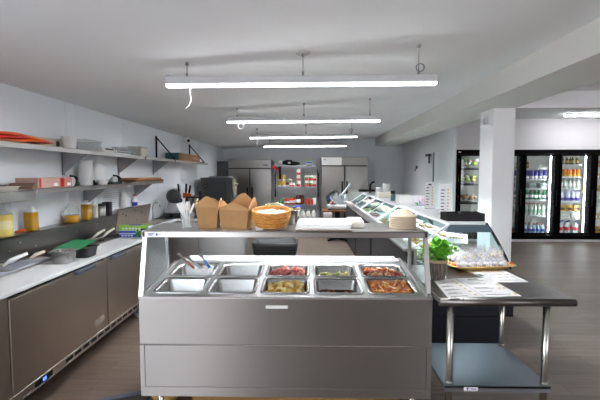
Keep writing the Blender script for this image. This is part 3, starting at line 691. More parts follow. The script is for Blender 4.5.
m = MB(t); m.tube([(-2.33, 5.95, .92), (-2.33, 5.95, 1.13), (-2.31, 5.95, 1.18), (-2.27, 5.95, 1.195), (-2.23, 5.95, 1.18), (-2.215, 5.95, 1.13)], .011, 8); m.lathe([(.03, .92), (.028, .95)], (-2.33, 5.95, 0), 14); m.build('faucet', CHROME, t)
for x in (-2.38, -2.18): m = MB(t); m.box(x-.03, x+.03, 5.85, 6.1, 0, .1); m.build('foot', BLACK, t)

# ------------------------------------------------------------ oven, fridges, shelving at the back
t = thing('oven', 'dark grey countertop oven on a black stand by the left fridge', 'oven', (-1.95, 8.85, 0))
m = MB(t); m.box(-2.29, -1.63, 8.5, 9.2, .92, 1.545, .008); m.build('body', mat('oven_charcoal', (52, 54, 56), .4), t)
m = MB(t); m.box(-2.20, -1.72, 8.484, 8.499, 1.0, 1.46, .004); m.build('door', mat('oven_door', (44, 46, 48), .3), t)
m = MB(t); m.box(-2.205, -2.14, 8.478, 8.484, 1.33, 1.40, .002); m.build('badge', BLACK, t)
m = MB(); m.lathe([(.012, 0), (.014, .004)], (0, 0, 0), 12); o = m.build('badge_mark', GREY, t); o.location = (-2.172+1.95, 8.4775-8.85, 1.365); o.rotation_euler = (PI/2, 0, 0)
m = MB(t); m.tube([(-2.12, 8.45, .985), (-1.80, 8.45, .985)], .012, 8); m.box(-2.12, -2.10, 8.45, 8.49, .977, .993); m.box(-1.82, -1.80, 8.45, 8.49, .977, .993); m.build('handle', STEEL, t)
m = MB(t); m.box(-2.12, -1.70, 8.55, 9.1, 1.5455, 1.57, .004); m.build('top_tray', GREY, t)
m = MB(t); m.box(-2.28, -1.64, 8.52, 9.18, .08, .92); m.build('stand', BLACKM, t)
for x in (-2.2, -1.72):
    for y in (8.6, 9.1): m = MB(t); m.cyl((x, y, 0), (x, y, .08), .02); m.build('foot', BLACK, t)
t = thing('oven_mitt', 'cream and grey oven mitt hanging at the right side of the oven', 'oven mitt', (-1.59, 8.62, 1.18))
m = MB(t); m.sm = True
m.loft([[(-1.59+.05*w*math.cos(a*PI/5), 8.62+.07*w*math.sin(a*PI/5), zz) for a in range(10)] for zz, w in ((1.20, .75), (1.28, .95), (1.36, 1.0), (1.44, .9), (1.50, .6), (1.52, .2))]); m.sm = False
m.blob((-1.545, 8.575, 1.40), (.03, .03, .06), 2, 0); m.build('glove', mat('mitt_cream', (206, 198, 176), .9, rgb2=(150, 148, 140), scale=14), t)
m = MB(t); m.lathe([(.048, 1.10), (.052, 1.2)], (-1.59, 8.62, 0), 12, sy=1.3); m.build('cuff', GREY, t)
m = MB(t); m.box(-1.63, -1.59, 8.615, 8.625, 1.50, 1.512); m.build('hook', STEEL, t)
t = thing('tall_cabinet', 'tall narrow dark grey cabinet between the oven and left fridge', 'cabinet', (-2.27, 11.0, 0))
m = MB(t); m.box(-2.44, -2.14, 10.75, 11.3, 0, 1.96, .004); m.build('body', DGREY, t)
m = MB(t); m.box(-2.43, -2.15, 10.73, 10.749, .06, 1.93, .003); m.build('door', mat('cabinet_door_grey', (70, 72, 74), .4), t)
m = MB(t); m.box(-2.17, -2.155, 10.71, 10.73, .9, 1.1); m.build('handle', BLACK, t)

def reach_in(x0, x1, yf, ztop, label, white_panel, hz):
    t = thing('reach_in_refrigerator', label, 'refrigerator', ((x0+x1)/2, yf+.4, 0))
    xm = (x0+x1)/2
    m = MB(t); m.box(x0, x1, yf+.04, yf+.82, .12, ztop, .004); m.build('cabinet', STEELV, t)
    m = MB(t); m.box(x0+.005, x1-.005, yf+.02, yf+.041, .12, .24); m.build('lower_grille', BLACK, t)
    m = MB(t); m.box(x0+.006, x1-.006, yf+.03, yf+.0405, .245, ztop-.21); m.build('dark_gap_gasket', BLACK, t)  # black sheet behind the doors, put in to darken their gaps
    m = MB(t); m.box(x0+.002, x1-.002, yf+.005, yf+.04, ztop-.22, ztop-.006, .003); h = m.build('header_panel', STEELV, t)
    if white_panel:
        m = MB(t); m.box(x0+.004, x0+.53, yf-.004, yf+.005, ztop-.215, ztop-.008, .002); w = m.build('white_panel', WHITE, h)
        m = MB(t); m.box(x0+.06, x0+.12, yf-.006, yf-.004, ztop-.075, ztop-.06); m.build('maker_mark', GREY, h)
    else:
        m = MB(t); m.box(x1-.22, x1-.08, yf+.002, yf+.006, ztop-.16, ztop-.13); m.build('maker_mark', INK, h)
    for a, b, hx in ((x0+.004, xm-.012, xm-.06), (xm+.012, x1-.004, xm+.06)):
        m = MB(t); m.box(a, b, yf, yf+.029, .26, ztop-.245, .005); d = m.build('door', STEELV, t)
        m = MB(t); m.box(hx-.024, hx+.024, yf-.012, yf, hz[0], hz[1], .004); m.box(hx-.013, hx+.013, yf-.035, yf-.012, hz[0]+.02, hz[1]-.02, .004); m.build('handle', BLACK, d)
    for x in (x0+.08, x1-.08):
        for y in (yf+.12, yf+.72): m = MB(t); m.tube([(x, y-.02, .06), (x, y+.02, .06)], .06, 14); m.box(x-.025, x+.025, y-.03, y+.03, .1, .12); m.build('caster', DGREY, t)
reach_in(-2.11, -.975, 10.6, 2.0, 'two door stainless refrigerator at the back, left of the wire shelving', False, (.95, 1.27))
reach_in(.355, 1.575, 10.6, 2.068, 'two door stainless refrigerator with white header panel, right of the wire shelving', True, (1.1, 1.43))

# wire shelving
t = thing('wire_shelving', 'wire shelving rack of cans and jars between the two refrigerators', 'shelving', (-.28, 10.95, 0))
SX0, SX1, SY0, SY1 = -.87, .25, 10.75, 11.2
for x in (SX0+.015, SX1-.015):
    for y in (SY0+.015, SY1-.015): m = MB(t); m.cyl((x, y, 0), (x, y, 1.90), .013, n=8); m.build('post', WIRE, t)
for z in (.28, .80, 1.285, 1.845):
    m = MB(t)
    for y in (SY0, SY1): m.box(SX0, SX1, y-.006, y+.006, z-.03, z-.022); m.box(SX0, SX1, y-.006, y+.006, z-.008, z)
    for x in (SX0, SX1): m.box(x-.006, x+.006, SY0, SY1, z-.03, z-.022); m.box(x-.006, x+.006, SY0, SY1, z-.008, z)
    for k in range(24): x = SX0+.02+(SX1-SX0-.04)*k/23; m.box(x-.003, x+.003, SY0, SY1, z-.008, z-.001)
    m.build('wire_shelf', WIRE, t)
def can(x, y, z, r, h, mats, label, group=None, nm='food_can', cat='can', bands=((.0, .3, 1), (.3, 1., 0))):
    m = MB()
    m.mi = 2; m.lathe([(r*.98, 0), (r*1.01, .004), (r*1.01, .008)], (0, 0, 0), 14, cap1=False); m.lathe([(r*1.01, h-.006), (r*1.01, h), (r*.9, h-.004)], (0, 0, 0), 14)
    for a, b, i in bands:
        m.mi = i; m.lathe([(r, .008+(h-.014)*a), (r, .008+(h-.014)*b)], (0, 0, 0), 14, cap0=False, cap1=False)
    return single(nm, m, mats, label, cat, (x, y, z), None, group)
CANW = mat('can_label_cream', (238, 234, 226), .5); CANR = mat('can_label_red', (206, 46, 38), .5); CANG = mat('can_label_green', (70, 150, 70), .5); CANY = mat('can_label_yellow', (220, 186, 52), .5)
Z3 = 1.286
for i, x in enumerate((-.235, -.015, .10, .235-.03)):
    n = 3 if i == 0 else 2; hh = .155
    names = ['the lowest', 'the middle' if n == 3 else 'the upper', 'the topmost']
    col = ['in the three high stack left', 'in the left of the three twin stacks', 'in the middle of the three twin stacks', 'in the right of the three twin stacks'][i]
    for k in range(n):
        g = (i in (1, 2))
        can(x-.02+.0, 10.87, Z3+k*(hh+.001), .053 if i != 3 else .056, hh, [CANW, CANR, WIRE, CANG], 'white and red food can, %s %s' % (names[k], col), 'large food cans on the middle wire shelf', bands=((.0, .38, 1), (.38, .6, 3 if g else 0), (.6, 1., 0)))
for i, x in enumerate((-.78, -.66)):
    for k in range(2):
        can(x, 10.87, Z3+k*.156, .045, .155, [CANY, CANW, WIRE], 'yellow can, %s of the %s yellow pair' % (('lower', 'upper')[k], ('left', 'right')[i]), 'yellow cans on the middle wire shelf', bands=((0, .2, 1), (.2, 1., 0)))
can(-.555, 10.85, Z3, .042, .12, [mat('can_dark_red', (120, 30, 34), .5), CANW, WIRE], 'small dark red can right of the yellow cans', None)
for k, x in enumerate((-.46, -.39)):
    can(x, 10.84, Z3, .040, .105, [CANW, CANR, WIRE], 'small red based can, %s of the two under the tape roll' % ('left', 'right')[k], 'small cans on the middle wire shelf')
m = MB(); m.lathe([(.03, 0), (.055, 0), (.055, .04), (.03, .04)], (0, 0, 0), 18, cap0=False, cap1=False); m.lathe([(.03, 0), (.03, .04)], (0, 0, 0), 18, cap0=False, cap1=False)
single('tape_roll', m, mat('tape_tan', (196, 178, 140), .5), 'tan tape roll standing on the small cans', 'tape', (-.48, 10.84, Z3+.162), (PI/2, 0, 0))
# top shelf
Z4 = 1.846
t = thing('power_tool', 'black handheld appliance with white end lying on top of the wire shelving', 'appliance', (-.52, 10.9, Z4+.012))
m = MB(); m.tube([(-.17, 0, .07), (.0, 0, .055), (.16, 0, .05), (.3, 0, .045)], [.05, .06, .055, .03], 10); m.tube([(-.14, -.02, .1), (-.05, -.02, .13), (.1, -.02, .12)], .018, 8); m.build('body', BLACK, t)
m = MB(); m.blob((-.215, 0, .07), .062, 2, 0); m.build('white_end', WHITE, t)
m = MB(); m.box(-.02, .05, -.07, -.055, .04, .09, .004); m.build('label_mark', LABELW, t)
t = thing('small_carton', 'small white carton with green and blue bands on top of the shelving', 'box', (.03, 10.88, Z4))
m = MB(); m.box(-.075, .075, -.05, .05, 0, .165, .003); m.build('carton', WHITE, t)
m = MB(); m.box(-.077, .077, -.0525, -.05, .065, .105); m.build('blue_band', BLUE, t)
m = MB(); m.box(-.077, .077, -.0525, -.05, .125, .165); m.build('green_band', mat('band_green', (120, 180, 70), .5), t)
m = MB(); m.box(-.077, .077, -.0525, -.05, 0, .03); m.build('olive_band', INK, t)
for k, (x, lb) in enumerate(((-.885, 'black apron hanging from the left side of the wire shelving'), (.262, 'black apron hanging from the right side of the wire shelving'))):
    t = thing('apron', lb, 'apron', (x, 10.8, .9))
    m = MB(t); m.sheet(lambda u, v: (x+.012*math.sin(9*v*2+u*2), 10.70+.2*v, 1.02+.62*u-.02*math.sin(5*v)), 8, 12, .02); m.build('cloth', mat('black_cloth', (20, 20, 23), .9), t)
    m = MB(t); m.tube([(x, 10.76, 1.63), (x+(.02 if k == 0 else -.02), 10.77, 1.80), (x, 10.84, 1.63)], .008, 6); m.build('neck_strap', mat('black_cloth', (20, 20, 23)), t)
t = thing('hanging_handheld', 'red ended black tool hanging at the upper left of the shelving', 'tool', (-.86, 10.70, 1.5))
m = MB(t); m.tube([(-.76, 10.70, 1.82), (-.75, 10.70, 1.7), (-.74, 10.70, 1.48)], [.05, .035, .03], 8); m.build('body', BLACK, t)
m = MB(t); m.blob((-.90, 10.70, 1.80), .05, 2, .05); m.blob((-.83, 10.70, 1.755), .045, 2, .05); m.tube([(-.90, 10.7, 1.8), (-.76, 10.7, 1.74)], .02, 6); m.build('red_end', REDP, t)
m = MB(t); m.tube([(-.76, 10.70, 1.85), (-.76, 10.75, 1.838)], .006, 6); m.build('hook', WIRE, t)
# lower shelf jars
Z2 = .801
def jar(x, y, z, r, h, body, lid, label, group=None, lab=None):
    t = thing('glass_jar', label, 'jar', (x, y, z), 0, group)
    m = MB(); m.lathe([(r*.9, 0), (r, .01), (r, h*.75), (r*.8, h*.86), (r*.8, h*.88)], (0, 0, 0), 14); m.build('jar', body, t)
    m = MB(); m.lathe([(r*.85, h*.881), (r*.85, h), (r*.8, h)], (0, 0, 0), 14); m.build('lid', lid, t)
    if lab: m = MB(); m.lathe([(r*1.02, h*.2), (r*1.02, h*.55)], (0, 0, 0), 14, cap0=False, cap1=False); m.build('label_band', lab, t)
    return t
RJ = mat('jar_tomato', (196, 66, 40), .25); BJ = mat('jar_brown', (96, 40, 30), .25); GJ = mat('jar_green', (86, 120, 70), .3)
jar(-.73, 10.88, Z2, .07, .17, GJ, GREY, 'green jar at the left end of the lower wire shelf')
jar(-.57, 10.85, Z2, .075, .16, RJ, ORANGE, 'orange red jar second on the lower wire shelf', None, LABELW)
jar(-.42, 10.88, Z2, .07, .2, RJ, CANG, 'red jar with green lid and white label on the lower wire shelf', None, LABELW)
jar(-.27, 10.84, Z2, .07, .26, BJ, BJ, 'tall dark brown jar, left of two on the lower wire shelf', None, LABELW)
jar(-.165, 10.90, Z2, .06, .25, BJ, BLACK, 'tall dark brown jar with black lid on the lower wire shelf')
for k in range(3): jar(-.03+.075*k, 10.80+.06*(k % 2), Z2, .034, .15, RJ, CANR, '%s of three small red topped jars on the lower wire shelf' % ('left', 'middle', 'right')[k], 'small red topped jars')
m = MB(); m.box(.12, .24, 10.78, 11.0, Z2, Z2+.17, .004); single('carton', m, LABELW, 'white carton at the right end of the lower wire shelf', 'box')
for k in range(4):
    t = thing('milk_jug', 'white square jug, %s of four on the bottom wire shelf' % ('first', 'second', 'third', 'fourth')[k] + ' from the left', 'jug', (-.28+.145*k, 10.86, .281), 0, 'white jugs on the bottom wire shelf')
    m = MB(); m.sm = True; m.loft([rr_loop(.12, .12, .02, 0), rr_loop(.125, .125, .02, .26), rr_loop(.07, .07, .02, .33), rr_loop(.045, .045, .015, .35)]); m.build('jug', mat('jug_white', (226, 224, 214), .4), t)
    m = MB(); m.lathe([(.026, .3505), (.026, .375)], (0, 0, 0), 12); m.build('cap', WHITE, t)
    m = MB(); m.box(-.04, .03, -.066, -.0632, .12, .2); m.build('label_mark', INK if k == 0 else LGREY, t)

# meat slicer on pedestal table
t = thing('pedestal_table', 'small wooden topped pedestal table in front of the right refrigerator', 'table', (.72, 9.85, 0))
m = MB(t); m.box(.36, 1.08, 9.55, 10.15, .715, .75, .006, 2); m.build('tabletop', WOODD, t)
m = MB(t); m.box(.66, .78, 9.79, 9.91, .03, .714); m.box(.55, .89, 9.7, 10.0, .70, .7145); m.build('pedestal', BLACKM, t)
m = MB(t)
for a in (PI/4, -PI/4):
    c, s_ = math.cos(a), math.sin(a); m.tube([(.72-.33*c, 9.85-.33*s_, .022), (.72, 9.85, .05), (.72+.33*c, 9.85+.33*s_, .022)], [.022, .03, .022], 8)
m.build('cross_foot', BLACKM, t)
m = MB(); m.box(.40, .62, 10.2, 10.5, .0, .62, .01); single('floor_carton', m, LABELW, 'white carton on the floor behind the slicer table', 'box')
t = thing('meat_slicer', 'grey meat slicer with raised carriage arm on the wooden pedestal table', 'slicer', (.72, 9.85, .7505))
m = MB(); m.box(-.26, .26, -.2, .2, .02, .13, .04, 3); m.box(-.20, -.02, -.17, .05, .13, .2, .03, 2); m.build('base', mat('slicer_alloy', (196, 200, 204), .35, .4), t)
m = MB(); m.lathe([(.165, 0), (.17, .012), (.13, .03)], (0, 0, 0), 28); o = m.build('blade_guard', CHROME, t); o.location = (-.06, -.05, .30); o.rotation_euler = (PI/2-.25, 0, .5)
m = MB(); m.tube([(-.20, -.1, .15), (-.24, -.1, .30), (-.17, -.1, .42), (-.07, -.1, .45)], [.045, .05, .045, .03], 10); m.build('motor_housing', DGREY, t)
m = MB(); m.box(-.05, .1, -.14, -.12, .05, .40, .006, 1, rot=(0, -.75, 0)); m.tube([(.0, -.13, .3), (.12, -.13, .4), (.24, -.13, .54), (.31, -.13, .64)], [.02, .022, .022, .034], 8); m.build('carriage_arm', mat('slicer_alloy', (196, 200, 204), .35, .4), t)
m = MB(); m.box(.02, .25, -.12, .14, .15, .19, .01, 2, rot=(0, -.35, 0)); m.tube([(.19, 0, .17), (.2, 0, .36)], .03, 8); m.box(.12, .26, .02, .05, .16, .38, .008); m.build('food_tray', mat('slicer_alloy', (196, 200, 204), .35, .4), t)
m = MB(); m.lathe([(.03, 0), (.028, .03)], (0, 0, 0), 12); o = m.build('red_button', REDP, t); o.location = (-.12, -.172, .17); o.rotation_euler = (PI/2, 0, 0)
m = MB(); m.box(-.25, -.18, -.157, -.149, .25, .32, .002); m.build('blue_label', BLUE, t)
for x in (-.2, .2):
    for y in (-.15, .15): m = MB(); m.cyl((x, y, 0), (x, y, .025), .025, n=10); m.build('rubber_foot', BLACK, t)

# trash can behind the counter
t = thing('trash_can', 'grey trash can lined with a black bag behind the serving counter', 'trash can', (-.42, 5.2, 0))
m = MB(t); m.sm = True
def rl(w, d, z, r=.06): return [(x-.42, y+5.2, z) for x, y, z in rr_loop(w, d, r, z)]
m.loft([rl(.44, .32, 0), rl(.54, .40, .70), rl(.57, .43, .70), rl(.57, .43, .735), rl(.53, .39, .735), rl(.44, .30, .05)]); m.build('bin', DGREY, t)
m = MB(t); m.sm = True; m.loft([rl(.545, .405, .60), rl(.58, .44, .70), rl(.59, .45, .748), rl(.54, .40, .75), rl(.46, .32, .60), rl(.40, .28, .40)], cap0=False)
m.build('bag', mat('black_bag', (36, 37, 39), .5, bump=.6, scale=14), t)
m = MB(); m.sheet(lambda u, v: (-.33+.12*u, 5.12+.1*v, .53+.13*v+.02*math.sin(6*u)), 5, 5, .003); single('paper_scrap', m, PAPER, 'crumpled white paper scrap in the trash can', 'paper')
m = MB(); m.lathe([(.05, 0), (.055, .13), (.03, .15)], (0, 0, 0), 14); single('floor_jug', m, LGREY, 'pale round tub on the floor right of the trash can', 'tub', (-.02, 5.9, 0))

# ------------------------------------------------------------ serving counter (steam table)
CX0, CX1, CYF, CYB = -1.085, .788, 2.5, 3.42
t = thing('steam_table', 'big stainless steam table serving counter with glass guard in the foreground', 'serving counter', (-.14, 2.95, 0)); ST = t
m = MB(t); m.box(CX0+.012, CX1-.012, 2.518, CYB, .182, .62); m.box(CX0+.012, CX1-.012, CYB-.02, CYB, .62, .88); m.build('cabinet', STEELV, t)
m = MB(t); m.box(CX0, CX1, CYF, 2.518, .527, .829, .003); m.build('upper_front_panel', STEELF, t)
m = MB(t); m.box(CX0+.03, CX1-.03, CYF+.004, 2.517, .243, .519, .002); m.build('lower_front_panel', STEELF, t)
m = MB(t); m.box(CX0, CX1, CYF-.003, 2.517, .519, .5265, .001); m.build('panel_trim', CHROME, t)
m = MB(t); m.box(CX0, CX0+.029, CYF+.002, 2.517, .243, .519); m.box(CX1-.029, CX1, CYF+.002, 2.517, .243, .519); m.box(CX0, CX1, CYF-.004, 2.517, .180, .242, .004)
m.build('front_frame', STEELF, t)
for x in (CX0, CX1-.012): m = MB(t); m.box(x, x+.012, 2.519, CYB, .2, .80); m.build('end_panel', STEELV, t)
m = MB(t); m.box(-.268, -.128, CYF-.0015, CYF-.0005, .765, .785); m.build('maker_plate', LABELW, t)
for x in (CX0+.10, CX1-.10):
    for y in (2.58, 3.34):
        m = MB(t); m.cyl((x, y, .0), (x, y, .181), .022); m.cyl((x, y, 0), (x, y, .02), .028); m.build('leg', TUBE, t)
# sloped well deck with openings
SL = .103; PH = math.atan(SL); DY0, DZ0 = 2.505, .840
def dk(x, v, h=0.): return (x, DY0+v*math.cos(PH)-h*math.sin(PH), DZ0+v*math.sin(PH)+h*math.cos(PH))
PCX = [-.856, -.503, -.150, .203, .556]; PV = [.185, .495]; PW, PD = .300, .255
m = MB(t)
def strip(x0, x1, v0, v1, h=0., th=.012):
    a = [dk(x0, v0, h), dk(x1, v0, h), dk(x1, v1, h), dk(x0, v1, h)]; b = [dk(x0, v0, h-th), dk(x1, v0, h-th), dk(x1, v1, h-th), dk(x0, v1, h-th)]
    m.loft([b, a])
va, vb = PV[0]-PD/2-.004, PV[1]+PD/2+.004
strip(CX0, CX1, 0, va); strip(CX0, CX1, vb, .70)
strip(CX0, PCX[0]-PW/2-.004, va, vb); strip(PCX[4]+PW/2+.004, CX1, va, vb)
for a, b in zip(PCX, PCX[1:]): strip(a+PW/2+.004, b-PW/2-.004, va, vb)
for c in PCX: strip(c-PW/2-.004, c+PW/2+.004, PV[0]+PD/2+.004, PV[1]-PD/2-.004)
m.loft([[(CX0, CYF-.002, .826), (CX1, CYF-.002, .826), (CX1, CYF+.012, .826), (CX0, CYF+.012, .826)], [(CX0, CYF-.002, .838), (CX1, CYF-.002, .838), (CX1, CYF+.012, .841), (CX0, CYF+.012, .841)]])
m.build('well_deck', steel('steel_deck', (204, 203, 201), .36, (5, 5, 5), .04), t)
for x in (CX0, CX1-.012):
    m = MB(t); m.prism([(2.519, .80), (CYB, .80), (CYB, .905), (3.2, .893), (2.519, .826)], 'x', x, x+.012); m.build('deck_cheek', STEEL, t)
m = MB(t); m.box(CX0, CX1, 3.205, CYB, .88, .9); m.build('back_shelf', STEEL, t)
m = MB(); m.box(-1.015, .735, 3.225, 3.405, .9005, .921, .004); single('cutting_board', m, WBOARD, 'long white cutting board along the back of the steam table', 'cutting board')
# guard
OZ0, OZ1, OY0, OY1 = 1.205, 1.25, 2.59, 3.03
m = MB(t); m.box(CX0-.005, CX1-.012, OY0, OY1, OZ1-.012, OZ1, .003); m.box(CX0-.005, CX1-.012, OY0, OY0+.02, OZ0, OZ1-.001, .003); m.box(CX0-.005, CX1-.012, OY1-.02, OY1, OZ0, OZ1-.001, .003)
m.box(CX0-.005, CX0+.015, OY0, OY1, OZ0, OZ1-.001); m.box(CX1-.032, CX1-.012, OY0, OY1, OZ0, OZ1-.001)
osf = m.build('overshelf', STEEL, t)
m = MB(t); m.box(CX0+.03, CX0+.125, OY0-.0015, OY0-.0003, OZ0+.008, OZ0+.032); st = m.build('paper_sticker', LABELW, osf)
m = MB(t); m.box(CX0+.036, CX0+.075, OY0-.0018, OY0-.0015, OZ0+.021, OZ0+.027); m.box(CX0+.036, CX0+.065, OY0-.0018, OY0-.0015, OZ0+.013, OZ0+.017); m.box(CX0+.09, CX0+.10, OY0-.0018, OY0-.0015, OZ0+.012, OZ0+.028)
m.build('sticker_print', mat('print_blue', (48, 72, 176)), osf)
def bar(p0, p1, w, d):
    p0, p1 = Vector(p0), Vector(p1)
    m.loft([[p0+Vector((-w/2, -d/2, 0)), p0+Vector((w/2, -d/2, 0)), p0+Vector((w/2, d/2, 0)), p0+Vector((-w/2, d/2, 0))], [p1+Vector((-w/2, -d/2, 0)), p1+Vector((w/2, -d/2, 0)), p1+Vector((w/2, d/2, 0)), p1+Vector((-w/2, d/2, 0))]])
for x in (CX0+.014, CX1-.024):
    m = MB(t); bar((x, 2.512, .838), (x, 2.60, OZ0), .028, .018); m.build('front_post', STEEL, t)
    m = MB(t); bar((x, 3.0, .86), (x, 3.0, OZ0), .022, .022); m.build('rear_post', STEEL, t)
    m = MB(t); m.box(x-.014, x+.014, 2.53, 3.40, .885 if 0 else .9, .912) if 0 else None
    m.loft([[(x-.012, 2.53, .843), (x+.012, 2.53, .843), (x+.012, 2.53, .855), (x-.012, 2.53, .855)], [(x-.012, 3.2, .912), (x+.012, 3.2, .912), (x+.012, 3.2, .924), (x-.012, 3.2, .924)]]); m.build('side_rail', STEEL, t)
x = CX0+.014
m = MB(t); m.loft([[(CX0+.03, 2.514, .847), (CX1-.04, 2.514, .847), (CX1-.04, 2.520, .847), (CX0+.03, 2.520, .847)], [(CX0+.03, 2.592, OZ0), (CX1-.04, 2.592, OZ0), (CX1-.04, 2.598, OZ0), (CX0+.03, 2.598, OZ0)]]); m.build('front_glass', GLASSG, t)
m = MB(t); m.prism([(2.53, .857), (2.985, .905), (2.985, OZ0), (2.612, OZ0)], 'x', x-.003, x+.003); m.build('end_glass', GLASSH, t)
x = CX1-.024
m = MB(t); m.prism([(2.53, .857), (2.985, .905), (2.985, OZ0), (2.612, OZ0)], 'x', x-.003, x+.003); m.build('end_glass', GLASSG, t)
m = MB(t)
for x in (CX0+.014, CX1-.024): m.lathe([(.006, -.004), (.006, .004)], (x, 2.507, .86), 8)
m.build('screw', DGREY, t)

# pans and food
def hotel_pan(col, row, label, depth=.095):
    m = MB(); m.sm = True; w, d = PW, PD; fl = .013
    m.loft([rr_loop(w+2*fl, d+2*fl, .035, .0012, 5), rr_loop(w+2*fl, d+2*fl, .035, .0065, 5), rr_loop(w-.004, d-.004, .03, .0065, 5), rr_loop(w-.02, d-.02, .03, -.006, 5), rr_loop(w-.034, d-.034, .04, -depth+.012, 5), rr_loop(w-.06, d-.06, .04, -depth, 5)], cap0=False)
    m.sm = False
    o = single('hotel_pan', m, PAN, label, 'steam table pan', dk(PCX[col], PV[row], .0), (PH, 0, 0), 'steam table pans in two rows')
    return o
cn = ['first', 'second', 'third', 'fourth', 'fifth']
what = {(0, 0): 'empty pan at the left end of the front row', (1, 0): 'empty pan second in the front row', (0, 1): 'empty pan at the left end of the back row, utensils over it', (1, 1): 'empty pan second in the back row',
        (2, 0): 'pan of golden potatoes in the front row', (3, 0): 'pan with a little brown gravy in the front row', (4, 0): 'brimming pan of orange lasagna in the front row',
        (2, 1): 'pan of pink meat in the back row', (3, 1): 'pan of green vegetables in the back row', (4, 1): 'pan of red sauced chicken in the back row'}
for (c, r), s_ in what.items(): hotel_pan(c, r, 'stainless steam table ' + s_)
def food(col, row, n, size, lev, mats, label, seed, flat=.7, jit=.3, base=None, mound=.0, wr=.88):
    rnd = random.Random(seed); m = MB(); w, d = PW*wr-.03, PD*wr-.02
    m.sm = True; m.mi = 0
    m.loft([rr_loop(w, d, .03, lev-.03, 5), rr_loop(w+.02, d+.02, .03, lev-.008, 5)]); m.sm = False
    for k in range(n):
        x, y = rnd.uniform(-w/2+.006, w/2-.006), rnd.uniform(-d/2+.006, d/2-.006)
        r = size*rnd.uniform(.7, 1.25); m.mi = rnd.randrange(len(mats)) if base is None else (1+rnd.randrange(len(mats)-1))
        zz = lev+mound*(1-(2*x/w)**2)*(1-(2*y/d)**2)+rnd.uniform(-.006, .008)
        m.blob((x, y, zz), (r*rnd.uniform(.8, 1.4), r*rnd.uniform(.8, 1.3), r*rnd.uniform(.7, 1.)), 1, jit, flat, rnd)
    o = single('cooked_food', m, mats, label, 'food', dk(PCX[col], PV[row], 0), (PH, 0, 0), kind='stuff')
    return o
F = lambda n, c, **k: mat(n, c, k.pop('rough', .4), **k)
food(2, 0, 60, .021, -.022, [F('potato_base', (190, 150, 70)), F('potato_a', (236, 198, 104), rgb2=(206, 154, 56), scale=40), F('potato_b', (224, 178, 76), rgb2=(176, 120, 40), scale=40), F('potato_c', (244, 218, 142))], 'roasted golden potato pieces in the front row pan', 1, .9, .2, 1, .015)
food(2, 1, 70, .018, -.024, [F('meat_base', (170, 84, 74)), F('meat_a', (206, 118, 106), rgb2=(176, 82, 74), scale=50), F('meat_b', (188, 92, 82)), F('meat_c', (216, 146, 132))], 'pink cubed meat in the back row pan', 2, .9, .25, 1, .012)
food(3, 1, 70, .015, -.050, [F('veg_base', (104, 96, 52)), F('veg_a', (130, 132, 62)), F('veg_b', (166, 150, 84)), F('veg_c', (84, 92, 50))], 'green mixed vegetables low in the back row pan', 3, .7, .3, 1, .0, .82)
food(3, 0, 26, .012, -.060, [F('gravy', (84, 44, 18), rough=.15), F('gravy_bit', (130, 78, 34))], 'shallow layer of brown gravy in the front row pan', 4, .5, .3, 1, .0, .82)
food(4, 1, 85, .017, -.022, [F('sauce_base', (196, 92, 44)), F('chk_a', (214, 116, 62), rgb2=(180, 76, 36), scale=40), F('chk_b', (214, 136, 84)), F('chk_c', (236, 212, 176)), F('chk_d', (160, 62, 34))], 'red sauced chicken with white onion in the back row pan', 5, .8, .3, 1, .01)
# lasagna: a filled slab with cuts and browned top
rnd = random.Random(9)
m = MB(); m.mi = 0
m.sheet(lambda u, v: ((u-.5)*.272, (v-.5)*.232, -.010+.006*math.sin(21*u+5*v)*math.sin(17*v-3*u)+.003*math.sin(50*u)*math.sin(43*v)-.02*(max(0, abs(2*u-1)-.93)/.07+max(0, abs(2*v-1)-.93)/.07)), 30, 24, .03)
for k in range(46):
    m.mi = 1+k % 3; x, y = rnd.uniform(-.12, .12), rnd.uniform(-.10, .10); m.blob((x, y, -.006), (rnd.uniform(.008, .022), rnd.uniform(.008, .018), .006), 1, .3, .7, rnd)
m.mi = 4
for a, b in (((-.06, -.10), (-.075, .02)), ((.03, .0), (.07, .105)), ((-.01, -.02), (.03, -.06)), ((.0, .03), (-.04, .06))): m.tube([(a[0], a[1], -.003), (b[0], b[1], -.002)], .0055, 5)
single('lasagna', m, [F('las_base', (228, 138, 58), rgb2=(206, 100, 36), scale=30), F('las_a', (236, 160, 70)), F('las_b', (206, 98, 40)), F('las_c', (240, 184, 100)), F('las_d', (246, 206, 164))], 'orange baked lasagna with pale cheese streaks in the corner pan', 'food', dk(PCX[4], PV[0], .011), (PH, 0, 0), kind='stuff')
# left end: utensils resting over the empty pans
def flatutensil(p0, p1, w, col, tip, label, cat, name):
    p0, p1 = Vector(p0), Vector(p1); L = (p1-p0).length; d = (p1-p0).normalized()
    t = thing(name, label, cat, p0); t.rotation_euler = d.to_track_quat('X', 'Z').to_euler()
    m = MB(); m.box(0, L*.5, -w*.5, w*.5, -.006, .006, .005, 2); m.build('handle', col, t)
    m = MB(); m.loft([[(L*.5-.01, -w*.35, -.003), (L*.5-.01, w*.35, -.003), (L*.5-.01, w*.35, .003), (L*.5-.01, -w*.35, .003)], [(L*.7, -w*.3, -.002), (L*.7, w*.3, -.002), (L*.7, w*.3, .002), (L*.7, -w*.3, .002)], [(L, -w*.9, -.001), (L, w*.9, -.001), (L, w*.9, .001), (L, -w*.9, .001)]]); m.build('blade', tip, t)
a = dk(-.80, .60, .04); b = dk(-.97, .64, .10)
flatutensil(dk(-.745, .49, .018), dk(-.86, .64, .085), .022, mat('utensil_blue', (58, 112, 190), .35), PAN, 'blue handled spatula leaning over the back left empty pan', 'spatula', 'spatula')
flatutensil(dk(-.86, .48, .018), dk(-1.02, .60, .10), .02, mat('utensil_salmon', (204, 120, 96), .4), PAN, 'salmon handled serving spatula at the back left corner of the wells', 'spatula', 'spatula')
